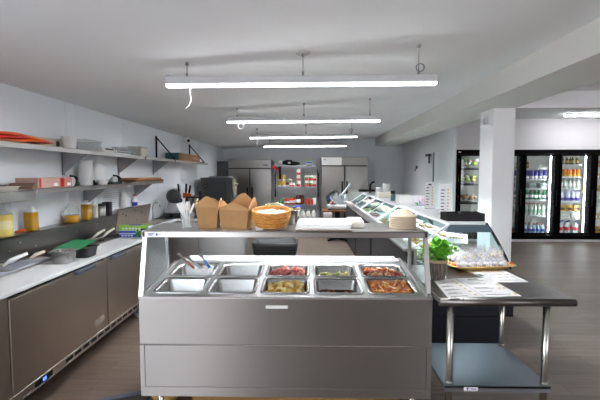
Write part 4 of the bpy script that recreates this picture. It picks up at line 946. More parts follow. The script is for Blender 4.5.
flatutensil(dk(-.80, .475, .016), dk(-.95, .60, .07), .022, WHITE, PAN, 'white handled spatula between the blue and salmon handled ones', 'spatula', 'spatula')
m = MB(); m.sheet(lambda u, v: dk(-.80+.12*u, .635+.06*v, .034+.014*math.sin(3*u+1)*math.sin(PI*v)), 8, 6, .006); single('folded_cloth', m, CLOTHW, 'folded white cloth at the left end of the long cutting board', 'cloth').location.z = .0
m = MB(); m.lathe([(.016, 0), (.018, .002), (.018, .04), (.010, .048)], (0, 0, 0), 14); single('small_jar', m, WHITE, 'tiny white pot standing in the front left empty pan', 'pot', (-.80, 2.62, .748), (0, 0, 0))

# ------------------------------------------------------------ on the overshelf
ZO = 1.2505
def takeout(loc, rz, w, d, h, fh, label, flare=1.22, ang=(.1, .25, .2, .3), peak=.7):
    t = thing('takeout_box', label, 'takeout box', loc, rz)
    th = .003
    W, D = w*flare, d*flare
    m = MB(); m.mi = 0
    A = [(-w/2, -d/2, 0), (w/2, -d/2, 0), (w/2, d/2, 0), (-w/2, d/2, 0)]; B = [(-W/2, -D/2, h), (W/2, -D/2, h), (W/2, D/2, h), (-W/2, D/2, h)]
    k = .965; Bi = [(x*k, y*k, h) for x, y, z in B]; Ai = [(x*k, y*k, th) for x, y, z in A]
    m.loft([A, B, Bi, Ai]); m.build('box', KRAFT, t)
    def flap(p, q, out, ln, a, nm):
        p, q = Vector(p), Vector(q); e = (q-p); up = Vector((0, 0, 1))*math.cos(a)+Vector(out)*math.sin(a)
        nn = e.normalized().cross(up)*th
        pts = [p, q, q+up*ln*.30-e*.02, p+e*.66+up*ln*.86, p+e*.55+up*ln, p+e*.45+up*ln, p+e*.34+up*ln*.86, p+up*ln*.30+e*.02]
        m = MB(); m.loft([pts, [v+nn for v in pts]]); m.build('flap', KRAFTI, t)
    flap(B[0], B[1], (0, -1, 0), fh[0], ang[0], 'front'); flap(B[1], B[2], (1, 0, 0), fh[1], ang[1], ''); flap(B[2], B[3], (0, 1, 0), fh[2], ang[2], ''); flap(B[3], B[0], (-1, 0, 0), fh[3], ang[3], '')
    return t
takeout((-.685, 2.76, ZO), 0.05, .118, .13, .145, (.075, .06, .055, .055), 'tall narrow kraft takeout box standing open, left of the two', 1.28, (-.1, .1, .1, .1))
takeout((-.485, 2.76, ZO), -.22, .185, .15, .125, (.055, .09, .11, .06), 'wide kraft takeout box with raised flaps, right of the two', 1.14, (-.35, .15, .15, .1))
# cup of white cutlery
t = thing('cutlery_cup', 'clear plastic cup holding the white plastic cutlery', 'cup', (-.83, 2.74, ZO))
m = MB(); m.lathe([(.036, 0), (.038, .003), (.05, .105), (.048, .105), (.036, .006)], (0, 0, 0), 20, cap1=False); m.build('cup', CLEARP, t)
rnd = random.Random(5)
for k in range(9):
    m = MB(); m.loft([[(-.004, -.0015, 0), (.004, -.0015, 0), (.004, .0015, 0), (-.004, .0015, 0)], [(-.005, -.0015, .10), (.005, -.0015, .10), (.005, .0015, .10), (-.005, .0015, .10)], [(-.011, -.001, .13), (.011, -.001, .13), (.011, .001, .13), (-.011, .001, .13)], [(-.009, -.001, .175), (.009, -.001, .175), (.009, .001, .175), (-.009, .001, .175)]])
    a = -0.5+1.0*k/8
    single('plastic_fork', m, WHITE, 'white plastic fork standing in the clear cutlery cup', 'fork', (-.83+.016*math.sin(k*2.1), 2.74+.012*math.cos(k*2.7), ZO+.008), (.18*math.cos(k*2.7), a*.75, k*.7), 'white plastic forks in the clear cup')
# basket of wrapped mints
WICK = mat('wicker_gold', (224, 164, 82), .6, rgb2=(190, 126, 52), scale=36, stretch=(1, 1, 3), bump=.7)
t = thing('wicker_basket', 'golden oval wicker basket filled with white wrapped mints', 'basket', (-.245, 2.69, ZO+.019)); t.rotation_euler = (math.radians(9), 0, 0)
m = MB(); m.sm = True
prof = [(.070, 0), (.098, .004), (.110, .03), (.122, .065), (.129, .098), (.129, .104), (.121, .104), (.112, .066), (.10, .012)]
m.lathe(prof, (0, 0, 0), 40, sx=1, sy=.92); m.build('basket', WICK, t)
m = MB()
for k in range(2): m.tube([((.127-.001*k)*math.cos(a*PI/20), (.127)*.92*math.sin(a*PI/20), .104+.006*k+.003*math.sin(a*PI/20*20+k*PI)) for a in range(40)], .006, 6, closed=True)
m.build('braided_rim', WICK, t)
m = MB()
for zz, r in ((.012, .104), (.03, .111), (.048, .117), (.066, .123), (.084, .127)):
    m.tube([(r*math.cos(a*PI/36), r*.92*math.sin(a*PI/36), zz+.004*math.sin(a*PI)) for a in range(72)], [.0045+.0025*((a+int(zz*1000)) % 2) for a in range(72)], 5, closed=True)
m.build('weave', WICK, t)
rnd = random.Random(12); MINT = mat('mint_white', (236, 234, 238), .35, var=.06, scale=60)
m = MB(); m.blob((0, 0, 0), (.013, .013, .009), 2, .05)
for s_ in (-1, 1): m.loft([[(s_*.010, -.003, -.003), (s_*.010, .003, -.003), (s_*.010, .003, .003), (s_*.010, -.003, .003)], [(s_*.024, -.010, -.002), (s_*.024, .010, -.004), (s_*.024, .010, .001), (s_*.024, -.010, .003)]])
mint = single('wrapped_mint', m, MINT, 'white wrapped mint candy in the golden wicker basket', 'candy', None, None, 'white mints in the wicker basket')
first = True
for k in range(80):
    a = k*2.39996; r = math.sqrt((k+.5)/80)*.102
    loc = (-.245+r*math.cos(a), 2.69+r*.9*math.sin(a), ZO+.096+.155*r*.9*math.sin(a)+.010*(1-(r/.1)**2)+.003*(k % 3))
    rot = (rnd.uniform(-.5, .5), rnd.uniform(-.5, .5), rnd.uniform(0, 6))
    if first: mint.location = loc; mint.rotation_euler = rot; first = False
    else: dup(mint, loc, rot)
m = MB(); m.lathe([(.09, .066), (.108, .078)], (0, 0, 0), 30, sx=1, sy=.88); single('basket_liner', m, mat('basket_tissue', (228, 224, 222), .8), 'white tissue lining under the mints in the basket', 'tissue', (-.245, 2.69, ZO+.025), (math.radians(9), 0, 0))
# steel pan with lettuce behind the basket
t = thing('steel_pan', 'steel pan heaped with lettuce behind the wicker basket', 'pan', (-.20, 2.945, ZO))
pan6(.26, .13, .11).build('pan', PAN, t)
rnd = random.Random(21); m = MB()
for k in range(120):
    x, y = rnd.gauss(-.045, .05), rnd.uniform(-.055, .055); x = max(-.115, min(.105, x)); zz = .10+rnd.random()*.055*max(0, 1-(x+.04)**2/.012)
    a, b = rnd.uniform(0, 6), rnd.uniform(-.7, .7); s_ = rnd.uniform(.014, .026)
    c, sn = math.cos(a), math.sin(a); m.mi = rnd.choice((0, 0, 0, 1))
    m.sheet(lambda u, v: (x-.20+s_*(c*(u-.5)-sn*(v-.5))*2, 2.945+s_*(sn*(u-.5)+c*(v-.5))*1.4, ZO+zz+s_*(.5*b*(u-.5)*2+.5*math.sin(5*v+a)*.6)), 3, 3, .0012)
single('lettuce', m, [mat('lettuce_white', (232, 238, 222), .5), mat('lettuce_green', (178, 206, 128), .5)], 'pale shredded lettuce heaped in the pan behind the basket', 'food', kind='stuff')
m = MB(); m.box(-.085, .0, -.02, .02, 0, .012, .003); single('serving_tongs', m, mat('tongs_wood', (212, 178, 110), .5), 'tan wooden tongs lying on the right rim of the lettuce pan', 'tongs', (-.055, 2.93, ZO+.1105), (0, -.0, .1))
m = MB(); m.tube([(-.11, 2.90, ZO+.125), (-.075, 2.915, ZO+.135), (-.05, 2.93, ZO+.13)], .008, 6); single('utensil', m, BLUE, 'blue handled utensil stuck in the lettuce pan', 'utensil')
# white paper stack on a board
m = MB(); m.box(-.075, .285, 2.578, 2.97, ZO, ZO+.010, .002); single('cardboard_sheet', m, mat('grey_brown_card', (132, 120, 108), .8), 'grey-brown cardboard sheet under the white paper stack, edge over the front', 'cardboard')
m = MB()
rnd = random.Random(4)
for k in range(3):
    m.sheet(lambda u, v, k=k: (-.085+.005*k+.365*u+.012*v, 2.60+.008*k+.38*v, ZO+.0185+.0105*k+.0022*math.sin(7*u+k*2)*math.sin(PI*v)+.0015*math.sin(11*v+k)), 12, 10, .0075)
single('paper_stack', m, CLOTHW, 'stack of white folded paper sheets on the overshelf', 'paper')
t = thing('paper_bundle', 'small white rolled napkin bundle right of the paper stack', 'napkins', (.335, 2.78, ZO))
m = MB(); m.sm = True; m.loft([[(x*w, y*w, z) for x, y, z in rr_loop(.1, .12, .03, zz)] for zz, w in ((0, .92), (.01, 1), (.04, 1), (.05, .9))]); m.sm = False; m.build('bundle', mat('napkin_cream', (240, 236, 224), .8), t)
m = MB(); m.sm = True; m.loft([[(x*w-.0, y*w+.12, z) for x, y, z in rr_loop(.12, .1, .03, zz)] for zz, w in ((0.001, .95), (.03, 1), (.055, .8))]); m.sm = False; m.build('upper_fold', PAPER, t)
# stack of bowls upside down
PULP = mat('pulp_beige', (192, 176, 152), .75, var=.05, scale=30)
for k in range(6):
    m = MB(); z0 = ZO+.0145*k; r = .0905
    m.lathe([(r, 0), (r, .0125), (r*.97, .0145), (r*.80, .022), (r*.66, .034), (r*.54, .046), (r*.40, .053), (r*.2, .057), (.002, .058)] if k == 5 else [(r*.96, 0), (r, .001), (r, .0125), (r*.96, .014)], (0, 0, 0), 32, cap1=(k < 5))
    single('paper_bowl', m, PULP, 'beige pulp bowl upside down in the stack, %s' % ['lowest of six', 'second from the bottom', 'third from the bottom', 'third from the top', 'second from the top', 'topmost with its dome showing'][k], 'bowl', (.653, 2.76, z0), None, 'stacked beige pulp bowls')

# under the counter
t = thing('carton', 'long tan cardboard carton lying under the steam table', 'box', (.0, 2.95, 0))
m = MB(t); m.box(-.82, .64, 2.72, 3.2, .001, .15, .006); m.build('carton', mat('tan_carton', (160, 122, 66), .8, var=.1, scale=10), t)
m = MB(t); m.box(-.82, .64, 2.94, 2.98, .15, .152); m.build('tape_strip', mat('tape_tan', (196, 178, 140)), t)
m = MB(); m.sm = True; m.loft([[(x*w, y*w, z+.006*math.sin(7*x+k)) for x, y, z in rr_loop(.2, .22, .08, zz)] for k, (zz, w) in enumerate(((0, .8), (.03, 1), (.09, 1.02), (.14, .85), (.165, .4)))]); m.sm = False
single('sack', m, mat('sack_yellow', (206, 172, 98), .85, rgb2=(176, 138, 70), scale=12), 'yellow-tan sack on the floor at the left foot of the steam table', 'sack', (-1.0, 2.85, .008)).location = (-1.02, 2.80, .009)
t = thing('floor_mat', 'dark rubber floor mat with blue-grey edge between fridge and counter', 'mat', (-1.35, 2.3, 0))
m = MB(t); m.prism([(-1.72, .9), (-1.12, .9), (-1.15, 2.845), (-1.66, 2.635)], 'z', .0005, .012); m.build('mat', mat('rubber_black', (62, 58, 55), .7), t)
m = MB(t); m.tube([(-1.68, 2.637, .016), (-1.13, 2.865, .016)], .0155, 8); m.build('edge_strip', mat('edge_bluegrey', (96, 102, 114), .5), t)

# ------------------------------------------------------------ work table on the right
t = thing('worktable', 'stainless worktable with rounded front edge and grey undershelf at the right', 'table', (1.2, 2.85, 0))
m = MB(t); m.box(.794, 1.612, 2.40, 3.30, .845, .87, .006, 2); m.tube([(.796, 2.408, .846), (1.612, 2.408, .846)], .025, 14); m.tube([(1.608, 2.405, .847), (1.608, 3.30, .847)], .012, 10); m.tube([(.803, 2.405, .847), (.803, 3.30, .847)], .012, 10)
m.build('tabletop', STEELT, t)
m = MB(t); m.box(.835, 1.482, 2.395, 3.02, .309, .329, .004); m.box(.835, 1.482, 2.395, 2.399, .288, .328); us = m.build('undershelf', GALV, t)
m = MB(t); m.box(.955, 1.04, 2.393, 2.3945, .297, .319); sk = m.build('paper_sticker', LABELW, us)
m = MB(t); m.box(.975, .981, 2.3922, 2.3928, .299, .317); m.box(.968, .988, 2.3922, 2.3928, .311, .314); m.box(.998, 1.03, 2.3922, 2.3928, .306, .311); m.build('sticker_print', BLUE, us)
for x in (.878, 1.462):
    for y in (2.437, 2.99):
        m = MB(t); m.cyl((x, y, .012), (x, y, .846), .0205, n=16); m.cyl((x, y, 0), (x, y, .03), .025, n=14); m.cyl((x, y, .282), (x, y, .34), .0235, n=14); m.build('leg', TUBE, t)
ZT = .8706
def menu(pts, z, label, yel, txt, header=None, rows=0):
    c = sum((Vector((*p, 0)) for p in pts), Vector())/4
    t = thing('menu_sheet', label, 'menu', (c.x, c.y, z))
    P = [Vector((*p, z)) for p in pts]  # order: far left, far right, near right, near left
    def uv(u, v, h=.0011): return (P[0]*(1-u)+P[1]*u)*(1-v)+(P[3]*(1-u)+P[2]*u)*v+Vector((0, 0, h))
    def rect(m, u0, u1, v0, v1): m.loft([[uv(u0, v0), uv(u1, v0), uv(u1, v1), uv(u0, v1)], [uv(u0, v0, .0013), uv(u1, v0, .0013), uv(u1, v1, .0013), uv(u0, v1, .0013)]])
    m = MB(t); m.loft([P, [p+Vector((0, 0, .001)) for p in P]])
    m.mi = 1
    for u, v in yel: rect(m, u-.042, u+.042, v-.022, v+.022)
    m.mi = 2
    for u0, u1, v in txt: rect(m, u0, u1, v-.009, v+.009)
    m.mi = 3
    if header: rect(m, *header)
    m.build('printed_sheet', [PAPER, YEL, mat('print_grey', (70, 72, 76), .8), GRN], t)
    return t
tx = [(.10, .42, .16), (.1, .5, .2), (.1, .4, .36), (.1, .52, .40), (.1, .45, .55), (.1, .6, .59), (.1, .4, .73), (.1, .55, .77), (.1, .6, .91)]
menu([(.886, 2.79), (1.060, 2.868), (1.076, 2.43), (.848, 2.385)], ZT, 'white menu sheet with a column of yellow dots, nearest to the counter post', [(.72, .14), (.76, .28), (.8, .42), (.82, .56), (.84, .72), (.86, .88)], tx)
menu([(1.064, 2.868), (1.308, 2.885), (1.314, 2.45), (1.080, 2.43)], ZT, 'white menu sheet with dark green heading at the middle of the worktable front', [(.90, .42), (.92, .6), (.78, .60), (.94, .9)], [(.2, .7, .18), (.1, .5, .3), (.1, .6, .36), (.1, .5, .55), (.1, .62, .6), (.1, .45, .75), (.15, .8, .9)], (.3, .62, .05, .10))
menu([(1.225, 3.10), (1.53, 3.125), (1.533, 2.775), (1.30, 2.765)], ZT, 'white menu sheet lying behind the others, in front of the yellow tray', [(.15, .1), (.32, .09), (.5, .08), (.66, .07), (.82, .06)], [(.15, .3, .4), (.35, .5, .42), (.55, .7, .4), (.75, .9, .4), (.2, .35, .6), (.4, .55, .62), (.6, .75, .6), (.8, .92, .6), (.25, .85, .85)], (.02, .14, .35, .5))
# basil in a pot
t = thing('potted_basil', 'green basil plant in a grey-brown bark pot at the left of the worktable', 'plant', (.932, 2.86, ZT))
m = MB(); m.lathe([(.046, 0), (.048, .004), (.056, .06), (.06, .118)], (0, 0, 0), 24); m.build('pot', mat('bark_pot', (120, 108, 96), .7, rgb2=(66, 58, 50), scale=16, stretch=(6, 6, .6), bump=.5), t)
m = MB(); m.lathe([(.061, .1185), (.065, .125), (.065, .14), (.056, .145), (.05, .135)], (0, 0, 0), 24); m.build('rim', mat('pot_rim_tan', (176, 148, 118), .75), t)
rnd = random.Random(31)
m = MB(); lv = MB()
tips = []
for k in range(26):
    a = rnd.uniform(0, 6.28); r = rnd.uniform(.01, .085); tx_, ty_ = r*math.cos(a)*1.05+.012, r*math.sin(a)*.9; h = .185+rnd.uniform(-.02, .07)*(1-r/.12)+.03
    m.tube([(tx_*.3, ty_*.3, .137), (tx_*.6, ty_*.6, .137+(h-.137)*.6), (tx_, ty_, h)], .002, 5); tips.append((tx_, ty_, h))
m.build('stems', mat('stem_green', (96, 140, 58), .6), t)
def leaf(c, az, el, L, W):
    d = Vector((math.cos(az)*math.cos(el), math.sin(az)*math.cos(el), math.sin(el))); s_ = Vector((-math.sin(az), math.cos(az), 0)); n = d.cross(s_)*-1
    def fn(u, v):
        w = math.sin(PI*min(.999, u**.8))*W*(v-.5)
        return Vector(c)+d*(L*u)+s_*w-n*(.25*L*u*u)+n*(abs(v-.5)*W*.35*math.sin(PI*u))
    lv.sheet(fn, 5, 2, .0008)
for x_, y_, h in tips:
    a0 = rnd.uniform(0, 6)
    for q in range(6):
        lv.mi = rnd.choice((0, 0, 1)); leaf((x_, y_, h-.006*q), a0+q*2.2, rnd.uniform(-.1, .6), rnd.uniform(.040, .066), rnd.uniform(.040, .058))
for k in range(40):
    a = rnd.uniform(0, 6.28); r = rnd.uniform(.03, .07); leaf((r*math.cos(a), r*math.sin(a)*.9, .155+rnd.uniform(0, .05)), a, rnd.uniform(-.5, .3)  , .055, .046)
lv.build('leaves', [mat('basil_leaf', (98, 176, 44), .45), mat('basil_leaf_light', (146, 208, 74), .45)], t)
# yellow tray of wrapped treats
RZ = math.atan2(.055, .40)
t = thing('serving_tray', 'yellow patterned paper tray full of clear wrapped treats on the worktable', 'tray', (1.365, 3.205, ZT), RZ)
m = MB(); m.sm = True
m.loft([rr_loop(.36, .17, .03, 0), rr_loop(.47, .25, .05, .032), rr_loop(.52, .29, .06, .036), rr_loop(.52, .29, .06, .039), rr_loop(.465, .245, .05, .036), rr_loop(.35, .16, .03, .004)]); m.sm = False; m.mi = 1
for s_ in (-1, 1):
    for q in range(3): m.blob((s_*.238, -.07+.07*q, .041), (.014, .018, .003), 2, .1)
m.build('tray', [mat('tray_yellow', (234, 202, 120), .5, rgb2=(222, 176, 92), scale=26), ORANGE], t)
t0 = thing('wrapped_treat', 'clear bagged white treat', 'wrapped treat', (0, 0, 0), 0, 'clear bagged treats in the yellow tray')
rnd = random.Random(8)
m = MB()
for q in range(9): m.mi = 0 if q % 5 else 1; m.blob((rnd.uniform(-.034, .034), rnd.uniform(-.024, .024), .018+rnd.uniform(0, .03)), .018, 1, .2, .9, rnd)
m.build('treat', [mat('treat_white', (240, 238, 242), .5), mat('treat_dark', (120, 116, 132), .5)], t0)
m = MB(); m.sheet(lambda u, v: (-.045+.09*u+.006*math.sin(9*v), -.030*(1-v)+.030*v*.3+.02*math.sin(PI*u)*(-1 if v < .5 else -.3),   .006+.125*v+.008*math.sin(8*u)), 8, 6, .0015)
m.sheet(lambda u, v: (-.045+.09*u, .030-.02*v, .006+.10*v+.006*math.sin(7*u)), 8, 5, .0015); m.build('wrapper', BAGP, t0)
m = MB(); m.box(-.009, .009, -.030, -.028, .086, .104, .0005, rot=(-.25, 0, 0)); m.build('sticker', mat('sticker_cream', (232, 220, 186), .6), t0)
i = 0
for row, n in ((0, 6), (1, 5), (2, 5)):
    for k in range(n):
        u = -.185+.37*(k+.5*(row % 2)+.15)/(n-.5 if row % 2 == 0 else n); v = -.075+.065*row
        x = 1.365+u*math.cos(RZ)-v*math.sin(RZ); y = 3.205+u*math.sin(RZ)+v*math.cos(RZ)
        lab = 'clear bagged white treat, %s in the %s row of the yellow tray' % (('first', 'second', 'third', 'fourth', 'fifth', 'last')[k if k < n-1 else 5], ('front', 'middle', 'back')[row])
        zz = ZT+.009+.014*row; rot = (rnd.uniform(-.2, .15)-(.35 if row == 0 else 0), rnd.uniform(-.2, .2), RZ+rnd.uniform(-.4, .4))
        if i == 0: t0.location = (x, y, zz); t0.rotation_euler = rot; t0['label'] = lab
        else: dup(t0, (x, y, zz), rot, lab)
        i += 1

# ------------------------------------------------------------ deli display cases, three in a line
CASEW = mat('case_top_white', (214, 218, 220), .3)
TEAL = mat('case_header_teal', (74, 94, 106), .4, spec=.3)
curve = [(1.60, 1.185), (1.655, 1.105), (1.70, 1.03), (1.745, .95), (1.79, .865), (1.825, .776), (1.84, .70)]
def deli(y0, y1, label, near):
    t = thing('deli_display_case', label, 'display case', (1.35, (y0+y1)/2, 0))
    m = MB(t); m.box(.92, 1.77, y0, y1, .02, .325); m.box(.92, 1.865, y0, y1, .326, .70, .004); m.build('base', NAVY, t)
    m = MB(t); m.box(.90, .919, y0+.03, y1-.03, .12, .90); m.box(.895, .9, y0+.03, y0+.05, .1, .93); m.box(.895, .9, y1-.05, y1-.03, .1, .93); m.build('rear_panel', DGREY, t)
    m = MB(t); m.box(.95, 1.82, y0+.006, y1-.006, .705, .735); m.build('display_deck', WHITE, t)
    m = MB(t); m.box(.86, .985, y0, y1, .928, .95, .003); m.box(.955, .985, y0, y1, .70, .928); m.build('rear_ledge', STEEL, t)
    m = MB(t); m.box(1.275, 1.615, y0, y1, 1.166, 1.19, .004); m.build('top', CASEW, t)
    # sliding rear doors, slanted
    nd = 2; L = (y1-y0)/nd
    for k in range(nd):
        a, b = y0+L*k+.012, y0+L*(k+1)-.012
        m = MB(t)
        def q(s_, y, h): return (.975+(1.285-.975)*s_-h*.6, y, .952+(1.166-.952)*s_+h*.8)
        def slat(s0, s1, ya, yb): m.loft([[q(s0, ya, 0), q(s1, ya, 0), q(s1, yb, 0), q(s0, yb, 0)], [q(s0, ya, .014), q(s1, ya, .014), q(s1, yb, .014), q(s0, yb, .014)]])
        slat(0, 1, a, a+.025); slat(0, 1, b-.025, b); slat(0, .07, a+.025, b-.025); slat(.93, .995, a+.025, b-.025)
        d = m.build('sliding_door', mat('case_frame_white', (222, 226, 228), .35), t)
        m = MB(t); m.loft([[q(.07, a+.025, .005), q(.93, a+.025, .005), q(.93, b-.025, .005), q(.07, b-.025, .005)], [q(.07, a+.025, .010), q(.93, a+.025, .010), q(.93, b-.025, .010), q(.07, b-.025, .010)]]); m.build('door_glass', GLASSC, d)
        m = MB(t); hy = b-.03 if k == 0 else a+.005
        m.loft([[q(.25, hy, .015), q(.75, hy, .015), q(.75, hy+.025, .015), q(.25, hy+.025, .015)], [q(.25, hy, .022), q(.75, hy, .022), q(.75, hy+.025, .022), q(.25, hy+.025, .022)]]); m.build('handle', DGREY, d)
    # curved customer glass
    m = MB(t); m.sm = True; m.loft([[(x, y0+.02, z) for x, z in curve]+[(x-.006, y0+.02, z-.004) for x, z in curve[::-1]], [(x, y1-.02, z) for x, z in curve]+[(x-.006, y1-.02, z-.004) for x, z in curve[::-1]]]); m.sm = False; m.build('curved_glass', GLASSC, t)
    for yy, g in ((y0, 1), (y1-.008, 0)):
        prof = [(.985, .955), (1.285, 1.164)]+[(1.60, 1.164)]+[(x-.01, z-.006) for x, z in curve[1:]]+[(1.83, .737), (.985, .737)]
        m = MB(t); m.prism(prof, 'y', yy, yy+.008); m.build('end_glass', GLASSC, t)
        m = MB(t); m.loft([[(x+.004, yy-.004, z+.003), (x-.014, yy-.004, z-.008), (x-.014, yy+.012, z-.008), (x+.004, yy+.012, z+.003)] for x, z in curve]); m.build('edge_trim', BLACKM, t)
    if near:
        m = MB(t); m.prism([(1.275, 1.165), (1.61, 1.165), (1.655, 1.10), (1.245, 1.10)], 'y', y0-.006, y0+.02); m.build('end_header', TEAL, t)
    m = MB(t); m.box(1.20, 1.50, y0+.03, y1-.03, .96, .968); m.build('glass_shelf', GLASSC, t)
    for y in (y0+.15, y1-.15): m = MB(t); m.box(1.0, 1.6, y-.04, y+.04, 0, .019); m.build('foot', BLACK, t)
    m = MB(t); m.box(1.50, 1.53, y0+.05, y1-.05, 1.145, 1.165); m.build('case_light', glow('case_led', (246, 250, 255), 26.), t)
    return t
units = ((3.60, 5.68, 'nearest deli display case, its curved glass end behind the worktable', True), (5.72, 7.52, 'middle deli display case in the line of three', False), (7.56, 9.36, 'farthest deli display case in the line of three', False))
for u in units: deli(*u)
# dishes inside the cases
rnd = random.Random(17)
fc = [('salad_green', (176, 190, 128)), ('slaw_cream', (226, 214, 178)), ('ham_pink', (222, 176, 164)), ('olives_dark', (150, 130, 104)), ('pasta_tan', (206, 166, 96)), ('cheese_pale', (236, 222, 170)), ('beet_red', (176, 106, 104)), ('bread_brown', (190, 150, 106)), ('rice_white', (232, 228, 214))]
where = ['nearest', 'middle', 'farthest']; pl = ['near', 'centre', 'far']
nmz = ['green salad', 'creamy slaw', 'pink ham', 'dark olives', 'tan pasta', 'pale cheese', 'red beets', 'brown pastries', 'white rice']
k = 0
for ui, u in enumerate(units):
    for j in range(3):
        yy = u[0]+(u[1]-u[0])*(j+.5)/3; w = (u[1]-u[0])/3-.08
        c_ = (k*4) % 9
        m = tub(.42, w, .075, .03); single('deli_dish', m, WHITE, 'white deli dish of %s in the %s display case' % (nmz[c_], where[ui]), 'dish', (1.24, yy, .7355))
        m = MB()
        for q in range(34): m.blob((1.24+rnd.uniform(-.17, .17), yy+rnd.uniform(-w*.42, w*.42), .7355+.07+rnd.uniform(0, .025)), rnd.uniform(.026, .045), 1, .25, .7, rnd)
        single('deli_food', m, mat(fc[c_][0], fc[c_][1], .5, var=.25, scale=30), '%s filling a dish in the %s display case' % (nmz[c_], where[ui]), 'food', kind='stuff')
        k += 1
        m = tub(.2, w*.8, .05, .02); single('deli_dish', m, WHITE, 'small white dish on the glass shelf of the %s case, %s one' % (where[ui], pl[j]), 'dish', (1.36, yy, .9685))
        m = MB()
        for q in range(14): m.blob((1.36+rnd.uniform(-.06, .06), yy+rnd.uniform(-w*.3, w*.3), .9685+.05+rnd.uniform(0, .012)), rnd.uniform(.022, .034), 1, .25, .7, rnd)
        c2 = (k*5+2) % 9; single('deli_food', m, mat(fc[c2][0], fc[c2][1]), '%s in the small %s dish on the %s case shelf' % (nmz[c2], pl[j], where[ui]), 'food', kind='stuff')
# price card visible through the end glass
t = thing('price_card', 'white price card with yellow writing leaning behind the curved end glass', 'price card', (1.37, 3.66, .97))
m = MB(t); m.loft([[(1.262, 3.66, 1.0), (1.46, 3.66, .985), (1.46, 3.665, .985), (1.262, 3.665, 1.0)], [(1.29, 3.72, 1.08), (1.478, 3.72, 1.06), (1.478, 3.725, 1.06), (1.29, 3.725, 1.08)]]); m.mi = 1
for q in range(5):
    x = 1.305+.026*q; m.box(x, x+.018, 3.683, 3.687, 1.032-.002*q, 1.046-.002*q)
m.build('printed_card', [PAPER, mat('writing_olive', (170, 140, 40), .7)], t)
# little things on the case tops
ZC = 1.1905
def acrylic_menu(x, y, h, label, marks):
    t = thing('menu_stand', label, 'menu stand', (x, y, ZC))
    m = MB(); m.box(-.055, .055, -.04, .04, 0, .006); m.box(-.058, .058, .003, .006, .006, h); m.build('acrylic_stand', CLEARP, t)
    m = MB(); m.box(-.055, .055, -.0005, .0025, .008, h-.002)
    m.mi = 1
    for q in range(7): m.box(-.045, -.005-.01*(q % 2), -.0014, -.0006, h-.075-.035*q, h-.065-.035*q)
    if marks == 2: m.box(-.02, .02, -.0014, -.0006, h-.04, h-.02)
    m.mi = 2
    for q in range(7): m.box(.022, .038, -.0014, -.0006, h-.075-.035*q, h-.06-.035*q)
    m.build('menu_page', [PAPER, INK, YEL], t)
acrylic_menu(1.463, 4.3, .33, 'upright menu page in a clear stand, right and nearer of the two', 1)
acrylic_menu(1.51, 5.0, .33, 'upright menu page in a clear stand, left and farther of the two', 2)
t = thing('organizer_tray', 'black open tray on the near end of the deli case top', 'tray', (1.44, 3.76, ZC))
m = MB(); m.box(-.17, .17, -.10, .10, 0, .008); m.box(-.17, .17, -.10, -.092, .008, .072); m.box(-.17, .17, .092, .10, .008, .072); m.box(-.17, -.162, -.092, .092, .008, .072); m.box(.162, .17, -.092, .092, .008, .072); m.build('tray', BLACK, t)
m = MB(); m.box(-.03, .09, -.05, .05, .009, .084, .02, 2); m.build('dark_card_holder', BLACKM, t)
t = thing('snack_bag', 'white snack bag with pink, violet and orange print on the case', 'bag', (1.52, 5.45, ZC))
m = MB(); m.sm = True; m.loft([[(x*w, y*w2, zz) for x, y, z in rr_loop(.2, .09, .03, 0)] for zz, w, w2 in ((0, .96, .9), (.03, 1, 1), (.10, 1, .8), (.135, 1, .15), (.14, 1, .1))]); m.sm = False; m.build('bag', mat('bag_lilac_white', (226, 220, 228), .4), t)
for dx, dz, c, nm in ((.02, .09, (240, 110, 130), 'pink'), (-.02, .045, (128, 60, 190), 'violet'), (.06, .05, (240, 150, 60), 'orange'), (-.06, .03, (90, 180, 110), 'green')):
    m = MB(); m.blob((dx, -.046, dz), (.026, .004, .026), 2, .1); m.build(nm+'_print', mat('bag_'+nm, c, .5), t)
for k, (x, y, w, d, h, lb) in enumerate(((1.44, 6.0, .17, .2, .12, 'low white carton left of the printed snack bag'), (1.59, 6.05, .14, .16, .11, 'second low white carton right beside the first'), )):
    m = MB(); m.box(-w/2, w/2, -d/2, d/2, 0, h, .003); single('carton', m, LABELW, lb+' on the case top', 'box', (x-.02, y-.1*k, ZC))
for k, (x, y, r, h, lb) in enumerate(((1.40, 7.95, .06, .17, 'stack of white cups, left of the pair on the far case'), (1.50, 7.7, .07, .25, 'tall stack of white cups on the far case'),)):
    t = thing('cup_stack', lb, 'cups', (x, y, ZC)); n = 5
    for q in range(n):
        m = MB(); z0 = h*q/n; m.lathe([(r*.9, z0), (r, z0+h/n-.006), (r*1.06, z0+h/n-.003), (r*1.06, z0+h/n-.0005)], (0, 0, 0), 18); m.build('cup', PAPER, t)
m = MB(); m.box(-.14, .14, -.08, .08, 0, .1, .005); single('carton', m, mat('cream_carton', (232, 226, 208), .7), 'cream low carton in front of the white cup stacks', 'box', (1.42, 7.35, ZC))
t = thing('sanitizer_bottle', 'teal bottle with black cap standing on the case by the cups', 'bottle', (1.36, 6.45, ZC-0.0))
m = MB(); m.lathe([(.03, 0), (.034, .006), (.034, .09), (.02, .11)], (0, 0, 0), 16); m.build('bottle', mat('teal_bottle', (70, 110, 120), .3), t)
m = MB(); m.lathe([(.03, .1105), (.036, .115), (.036, .16), (.028, .166)], (0, 0, 0), 16); m.build('cap', BLACK, t)
for k in range(3):
    m = tub(.2, .22, .04, .02); single('foam_tray', m, mat('foam_pinkish', (236, 226, 226), .6), 'pale foam tray on the rear ledge of the far case, %s from the far end' % ('first', 'second', 'third')[k], 'tray', (.925, 9.2-.3*k, .9505), None, 'foam trays on the rear ledge').scale = (.5, 1, 1)
